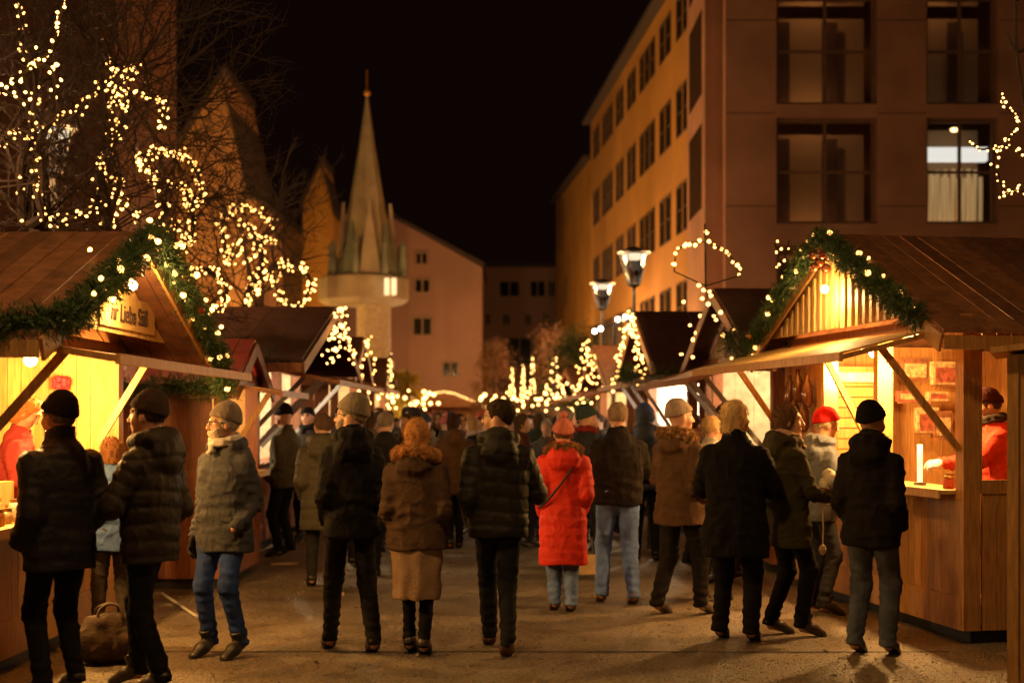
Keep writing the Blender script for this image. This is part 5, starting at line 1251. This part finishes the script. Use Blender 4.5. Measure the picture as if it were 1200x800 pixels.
person('bearded man with glasses, grey cap and grey winter jacket facing left in jeans', at(264, 9.9), D2R(152), 1.74, 1.06, 'parka', (.050, .054, .066), '', hood='std', hat='beanie', hat_col=(.16, .13, .11), beard=(.50, .42, .34), hair=(.3, .26, .22), glasses=True, hem=.73, trousers=(.02, .045, .18), tkind='denim', shoes=(.015, .012, .01), head_yaw=-.6, scarf=(.45, .42, .40), arms=('pocket', 'down'), glove=(.02, .018, .018), stance=.12, step=.04, group=GP, seed=3)
person('short person in a blue jacket half hidden between the two men in the left foreground', at(131, 10.3), D2R(20), 1.52, 1.0, 'jacket', (.07, .13, .34), '', hair=(.15, .07, .03), hair_len=.03, trousers=(.05, .04, .03), arms=('front', 'down'), group=GP, seed=4)
person('man in grey knit cap and glasses with black jacket, hands in pockets, seen from behind', at(412, 10.0), D2R(12), 1.80, .98, 'jacket', BLK, '', hood='std', hat='beanie', hat_col=(.16, .13, .10), hair=(.2, .15, .1), glasses=True, trousers=BLK, head_yaw=1.2, arms=('pocket', 'pocket'), stance=.14, step=-.22, hem=.79, collar=.02, beard=(.25, .2, .15), group=GP, seed=5)
person('woman in brown suede coat with golden fur hood and pale fur hem, seen from behind', at(488, 9.9), D2R(-4), 1.66, 1.08, 'parka', (.070, .042, .027), '', fur=(.50, .25, .09), hood='std', hem=.78, hair=(.42, .20, .07), hair_len=.05, trousers=BLK, leg_r=.85, skirt=(.80, .42, (.26, .17, .11), ''), arms=('pocket', 'pocket'), stance=.06, step=-.12, shoes=(.03, .02, .015), head_yaw=.05, group=GP, seed=6)
person('man with short dark hair and glasses in a black quilted jacket walking away', at(584, 10.0), D2R(3), 1.79, 1.06, 'jacket', (.011, .009, .007), 'puffer', puff=.010, hood='std', hair=(.035, .022, .015), glasses=True, trousers=(.012, .012, .015), head_yaw=1.3, arms=('pocket', 'front'), stance=.05, step=-.50, shoes=(.12, .045, .02), collar=.02, group=GP, seed=7)
def strap(root, k, d):
    mb = MB(); pts = [(.14, -.10, 1.40), (.06, -.165, 1.30), (-.05, -.178, 1.15), (-.16, -.155, 1.02), (-.225, -.06, .95)]
    pts = [(-x if True else x, y, z) for x, y, z in pts]; pts = [(-x, y, z) for x, y, z in pts]
    mb.tube([tuple(Vector(p)*k) for p in smooth_path(pts, 6)], .011, 6); mb.build('bag_strap', mat('black_strap', (.015, .012, .01), .5), root, smooth=True)
person('woman in a long bright red quilted coat with fur-edged hood and bag strap', at(660, 12.1), D2R(2), 1.64, 1.06, 'long', (.62, .030, .014), 'puffer', hem=.44, puff=.0055, hood='big', fur=(.24, .12, .05), hat='pompom', hat_col=(.40, .12, .09), hair=(.1, .05, .03), trousers=(.13, .20, .42), tkind='denim', leg_r=1.15, arms=('pocket', 'pocket'), stance=.07, step=-.10, shoes=(.10, .04, .03), head_yaw=.1, group=GP, extra=strap, seed=8)
person('man in dark teal knit cap looking right, partly hidden behind the red coat', at(688, 15.0), D2R(-25), 1.77, 1.0, 'jacket', (.02, .022, .03), '', hat='beanie', hat_col=(.03, .05, .05), scarf=(.16, .02, .015), head_yaw=-.9, arms=('down', 'pocket'), group=GP, seed=9)
person('grey-haired man in black jacket and light blue jeans walking away', at(724, 12.6), D2R(3), 1.80, 1.10, 'jacket', (.013, .009, .008), '', hair=(.20, .14, .10), trousers=(.12, .20, .50), tkind='denim', leg_r=1.08, arms=('front', 'front'), stance=.13, step=-.16, shoes=(.25, .15, .09), hem=.86, head_yaw=.05, group=GP, seed=10)
person('man in light grey cap and brown parka with fur collar, turned right', at(796, 11.95), D2R(-38), 1.79, 1.06, 'parka', (.075, .042, .024), '', hood='std', fur=(.30, .17, .08), hem=.74, hat='beanie', hat_col=(.26, .20, .16), trousers=(.012, .010, .009), leg_r=1.12, arms=('front', 'pocket'), glove=BLK, stance=.15, step=.20, head_yaw=-.65, shoes=(.10, .075, .055), group=GP, seed=11)
person('person in pale grey jacket standing hidden behind the long black coat', at(834, 12.9), D2R(-30), 1.68, 1.0, 'parka', (.34, .32, .30), '', hair=(.3, .2, .1), trousers=(.06, .05, .04), head_yaw=-.5, arms=('down', 'down'), group=GP, seed=12)
person('blond-haired person in a long black coat, seen from behind left of the woman with scarf', at(862, 10.5), D2R(-20), 1.79, 1.16, 'long', BLK, '', hem=.62, hair=(.62, .42, .20), hair_len=.045, trousers=BLK, leg_r=1.1, arms=('front', 'front'), stance=.12, step=-.06, head_yaw=-.7, group=GP, seed=13)
person('brown-haired woman in olive coat and pink scarf facing the right stall', at(921, 10.8), D2R(-72), 1.76, 1.10, 'long', (.04, .034, .014), '', hem=.68, hood='std', hair=(.10, .055, .03), hair_len=.03, scarf=(.38, .26, .20), trousers=BLK, arms=('hold', 'hold'), stance=.10, step=.16, head_yaw=-.45, skin=(.5, .3, .17), group=GP, seed=14)
person('man in bright red knit cap and grey-blue jacket leaning to the right counter', at(957, 12.0), D2R(-72), 1.74, 1.0, 'jacket', (.12, .14, .17), '', hood='std', hat='beanie', hat_col=(.55, .02, .02), hair=(.4, .3, .2), trousers=(.03, .03, .035), arms=('reach', 'hold'), head_yaw=-.2, head_pitch=-.15, lean=.10, group=GP, seed=15)
person('man in black jacket, black cap and grey jeans waiting at the right counter', at(1021, 9.9), D2R(-32), 1.75, 1.04, 'jacket', (.009, .007, .006), '', hood='std', hat='beanie', hat_col=(.008, .007, .007), scarf=(.02, .018, .016), trousers=(.06, .07, .095), tkind='denim', leg_r=1.12, arms=('pocket', 'pocket'), stance=.11, step=.06, head_yaw=-.25, hem=.76, collar=.035, shoes=(.012, .01, .01), group=GP, seed=16)
person('stall keeper in fur cap and red jacket behind the near right side window', (3.93, 11.42), D2R(80), 1.76, 1.06, 'jacket', (.50, .05, .025), '', hat='ushanka', hat_col=(.035, .010, .010), hair=(.05, .03, .02), arms=('reach', 'reach'), head_yaw=.05, head_pitch=-.2, z0=.142, glove=(.75, .70, .60), group='stall keepers', seed=17, lean=.12, scarf=(.03, .025, .02))
person('stall keeper with reddish curly hair and red jacket bending over the near left counter', (-3.74, 10.55), D2R(-80), 1.70, 1.0, 'slim', (.22, .03, .03), '', hair=(.38, .13, .04), hair_len=.04, arms=('hold', 'hold'), head_yaw=-.15, head_pitch=-.5, z0=.142, group='stall keepers', seed=18, lean=.16)
# second row of people, before the dense crowd
MR = dict(res=1.5, group=GP)
person('man in black knit cap and olive jacket looking down at the white-lit left stall', at(334, 17.0), D2R(62), 1.80, 1.02, 'jacket', (.065, .055, .035), '', hat='beanie', hat_col=(.012, .011, .012), trousers=BLK, arms=('pocket', 'front'), head_yaw=.2, head_pitch=-.35, seed=20, **MR)
person('man in black cap and black scarf facing the viewer beside the white-lit stall', at(361, 19.0), D2R(168), 1.80, 1.0, 'jacket', (.04, .035, .03), '', hat='cap', hat_col=BLK, scarf=(.012, .012, .014), trousers=BLK, seed=21, skin=(.5, .24, .14), **MR)
person('person in a knee-length dark olive quilted coat with grey hood, seen from behind', at(378, 13.9), D2R(10), 1.70, 1.08, 'long', (.045, .038, .025), 'puffer', hem=.58, puff=.010, hood='big', hair=(.08, .045, .03), hair_len=.0, trousers=(.018, .016, .016), arms=('pocket', 'front'), head_yaw=.3, group=GP, seed=22)
person('person in dark coat just left of the man in the grey knit cap', at(402, 15.6), D2R(-15), 1.80, 1.0, 'parka', BLK, '', hat='cap', hat_col=BLK, trousers=BLK, head_yaw=.6, seed=23, **MR)
person('person in brown coat walking away between the fur coat and the quilted jacket', at(533, 18.0), D2R(5), 1.72, 1.08, 'parka', (.075, .036, .016), '', hair=(.04, .02, .015), hair_len=.02, trousers=BLK, stance=.06, step=.2, head_yaw=-.6, seed=24, hood='std', **MR)
person('grey-haired person in dark jacket just right of the golden fur hood', at(452, 14.8), D2R(0), 1.73, 1.0, 'jacket', BLK2, '', hair=(.14, .11, .09), trousers=BLK, head_yaw=-.3, seed=25, **MR)
person('tall person in navy hooded jacket behind the grey-haired man', at(757, 16.4), D2R(-10), 1.80, 1.1, 'jacket', (.03, .04, .07), 'puffer', hat='beanie', hat_col=(.05, .06, .14), puff=.008, trousers=BLK, head_yaw=-.6, seed=26, hood='up', **MR)
person('person in dark red scarf glimpsed between the beanie parka and the long black coat', at(812, 15.5), D2R(-60), 1.70, 1.0, 'parka', BLK2, '', hair=(.06, .03, .02), scarf=(.20, .10, .07), trousers=BLK, seed=27, **MR)
person('person in black cap looking left in front of the cream-walled right stall', at(852, 14.2), D2R(30), 1.81, 1.0, 'jacket', BLK, '', hat='cap', hat_col=BLK, trousers=BLK, seed=28, **MR)
# ------------------------------------------------------------------ the crowd
GC = 'people in the dense crowd far down the lane'
CL = 'person in winter clothes in the dense blurred crowd down the middle of the lane'
protos = []
CR = dict(res=2.3, hands=False)
specs = [dict(coat='jacket', coat_col=BLK, hat='beanie', hat_col=(.03, .03, .035), hood='std'), dict(coat='parka', coat_col=(.05, .03, .02), hair=(.06, .035, .02), hair_len=.03), dict(coat='jacket', coat_col=(.03, .035, .05), hair=(.03, .02, .015)), dict(coat='long', coat_col=(.04, .02, .015), hat='pompom', hat_col=(.30, .08, .06)),
         dict(coat='jacket', coat_col=(.02, .02, .02), hair=(.22, .18, .15), puff=.012, coat_kind='puffer'), dict(coat='parka', coat_col=(.02, .022, .018), hat='cap', hat_col=(.02, .015, .012)), dict(coat='jacket', coat_col=(.07, .04, .022), hair=(.25, .13, .05), hair_len=.05, scarf=(.3, .2, .15)), dict(coat='jacket', coat_col=BLK2, fur=(.16, .09, .05), hood='up', hat=None)]
cs = np.random.RandomState(77); placed = [(-.71, 18), (-2.6, 19), (.76, 15), (1.54, 16.4), (-2.71, 17), (-1.9, 15.6), (-1.3, 14.8), (2.0, 15.5)]
slots = []
tries = 0
while len(slots) < 128 and tries < 6000:
    tries += 1
    d = 17.0+31*cs.rand()**1.45; lo = -2.3 if d < 24 else -2.6; hi = 1.9 if d < 24 else 1.5
    x = cs.uniform(lo, hi)
    if d < 20 and -1.3 < x < 1.0 and cs.rand() < .6: continue
    if all((x-a)**2+((d-b)*.8)**2 > .30 for a, b in placed): placed.append((x, d)); slots.append((x, d))
for i, sp_ in enumerate(specs):
    x, d = slots[i]; a = cs.choice([0, 0, PI, .6, -.6, 2.4, -1.3])+cs.uniform(-.3, .3)
    protos.append(person(CL, (x, d), a, 1.74+cs.uniform(-.07, .07), 1.04, trousers=(.02, .02, .025) if i % 2 else (.03, .04, .06), arms=('pocket', 'front') if i % 3 else ('pocket', 'pocket'), head_yaw=cs.uniform(-.5, .5), step=.15 if i % 2 else 0, seed=40+i, group=GC, **CR, **sp_))
tint = [BLK, (.03, .02, .015), (.05, .035, .02), (.02, .025, .04), (.09, .03, .02), (.06, .055, .05), (.025, .03, .02), (.12, .08, .05)]
for i in range(8, len(slots)):
    x, d = slots[i]; a = cs.choice([0, 0, 0, PI, PI, .6, -.6, 2.4, -1.3, 1.3])+cs.uniform(-.3, .3)
    copy_person(protos[cs.randint(8)], (x, d), a, CL, GC, cs.uniform(.95, 1.06), {'coat': cloth(tint[cs.randint(8)])})
# ------------------------------------------------------------------ things held or standing by people
def carrier(px, py, d, w_, h_, col, lab, nm='shopping_bag', rz=0.0, mname='paper_bag'):
    o0 = P(px, py, d); r = empty(nm, tuple(o0), rz, lab, 'bag'); mb = MB()
    mb.hexa([(-w_/2, -.05, 0), (w_/2, -.05, 0), (w_/2, .06, 0), (-w_/2, .06, 0), (-w_/2*1.1, -.035, h_), (w_/2*.97, -.03, h_*.97), (w_/2, .045, h_), (-w_/2, .04, h_*.98)]); mb.build('bag_body', mat(mname, col, .7, .2, 12, .4, 20), r)
    mb = MB(); mb.tube([(-w_*.25, 0, h_*.97), (-w_*.2, 0, h_+.12), (w_*.0, 0, h_+.17), (w_*.2, 0, h_+.12), (w_*.25, 0, h_*.97)], .006, 5); mb.build('bag_handle', mat('bag_cord', (.1, .07, .05)), r)
    return r
carrier(688, 672, 14.6, .26, .20, (.40, .26, .13), 'tan shopping bag hanging low behind the red coat', mname='tan_paper')
mb = MB(); rs = np.random.RandomState(3)
for k in range(9): mb.ball((rs.uniform(-.05, .05), rs.uniform(-.04, .04), rs.uniform(-.04, .05)), .055, 7)
o = mb.build('white_paper_parcel', mat('white_tissue', (.75, .68, .5), .8, .1, 10, .5, 20), None, smooth=True); o.location = P(972, 563, 10.75); tag(o, 'crumpled white paper parcel held by the woman in the olive coat', 'parcel')
mb = MB(); mb.tube([(0, 0, 0), (.005, 0, -.14), (.0, .0, -.26)], .006, 5); mb.ball((0, 0, -.29), .03, 8, sq=1.4); o = mb.build('hanging_strap', mat('straw_strap', (.5, .36, .16), .7), None); o.location = P(964, 598, 10.6); tag(o, 'pale strap with tassel dangling from the hands of the woman in olive', 'strap')
# soft brown bag standing between the two men at the left
pc = empty('holdall', (at(128, 9.6)[0], 9.6, 0), D2R(25), 'soft brown holdall standing on the ground between the two foreground men', 'bag')
xs = axis(-.3, .3, .014); ys = axis(-.2, .2, .014); zs = axis(-.02, .5, .014); p_ = grid(xs, ys, zs)
dd = smin(cone(p_, (-.09, 0, .14), (.10, 0, .13), .135, .125), cone(p_, (-.08, 0, .26), (.06, .0, .28), .08, .07), .08); dd = smax(dd, .004-p_[2], .02); V_, Q_ = surfnet(xs, ys, zs, dd); V_ = V_+normals(V_, Q_)*(.016*vnoise(V_*14)+.01*(np.clip(1-np.abs(vnoise(V_*11))*2.2, 0, 1)**3))[:, None]
link('bag_body', mesh_from('bag_body', V_, Q_), mat('brown_canvas', (.045, .025, .014), .8, .3, 12, .6, 50), pc, smooth=True)
for y in (-.07, .07):
    mb = MB(); mb.tube(smooth_path([(-.09, y, .29), (-.07, y*.6, .37), (0, y*.3, .40), (.06, y*.6, .38), (.08, y, .30)], 5), .010, 6); mb.build('bag_handle', mat('dark_strap', (.04, .022, .012), .6), pc, smooth=True)
mb = MB(); mb.tube([((190-600)/F*13.0, 13.0, .05), ((231-600)/F*11.75, 11.75, .012)], .014, 8); o = mb.build('pale_pole', mat('pale_metal_pole', (.55, .5, .42), .4), None); tag(o, 'thin pale pole lying on the asphalt left of the man in jeans', 'pole')
# ------------------------------------------------------------------ night sky, moon, camera
w = bpy.data.worlds.new('World'); SC.world = w; w.use_nodes = True; nt = w.node_tree; bg = nt.nodes['Background']
sky = nt.nodes.new('ShaderNodeTexSky'); sky.sky_type = 'NISHITA'; sky.sun_disc = False; sky.sun_elevation = math.radians(-6); sky.sun_rotation = math.radians(200)
bg.inputs['Strength'].default_value = .05; nt.links.new(sky.outputs[0], bg.inputs['Color'])
b2_ = nt.nodes.new('ShaderNodeBackground'); b2_.inputs['Color'].default_value = (.0036, .0013, .0008, 1); b2_.inputs['Strength'].default_value = 1.0
ad = nt.nodes.new('ShaderNodeAddShader'); nt.links.new(bg.outputs[0], ad.inputs[0]); nt.links.new(b2_.outputs[0], ad.inputs[1]); nt.links.new(ad.outputs[0], nt.nodes['World Output'].inputs['Surface'])
ld = bpy.data.lights.new('moon', 'SUN'); ld.energy = .004; ld.angle = .009; ld.color = (.8, .85, 1); lo = bpy.data.objects.new('moon', ld); COL.objects.link(lo); lo.rotation_euler = (.7, .2, .4)
cam = bpy.data.cameras.new('camera'); co = bpy.data.objects.new('camera', cam); COL.objects.link(co); SC.camera = co
co.location = (0, 0, 1.65); co.rotation_euler = (PI/2, 0, 0); cam.lens = 50.0; cam.sensor_width = 36; cam.shift_y = 90/1200; cam.clip_end = 500; cam.clip_start = .1
cam.dof.use_dof = True; cam.dof.focus_distance = 10.4; cam.dof.aperture_fstop = 1.5; cam.dof.aperture_blades = 0
vs = SC.view_settings; vs.view_transform = 'Standard'; vs.look = 'None'; vs.exposure = 0; vs.gamma = 1; vs.use_curve_mapping = False
SC.render.engine = 'CYCLES'; c = SC.cycles
c.use_denoising = True; c.denoiser = 'OPENIMAGEDENOISE'; c.denoising_input_passes = 'RGB_ALBEDO_NORMAL'; c.use_light_tree = True
c.max_bounces = 5; c.diffuse_bounces = 3; c.glossy_bounces = 3; c.transmission_bounces = 4; c.transparent_max_bounces = 6; c.sample_clamp_indirect = 3.0; c.sample_clamp_direct = 0; c.caustics_reflective = False; c.caustics_refractive = False; c.blur_glossy = 1.0
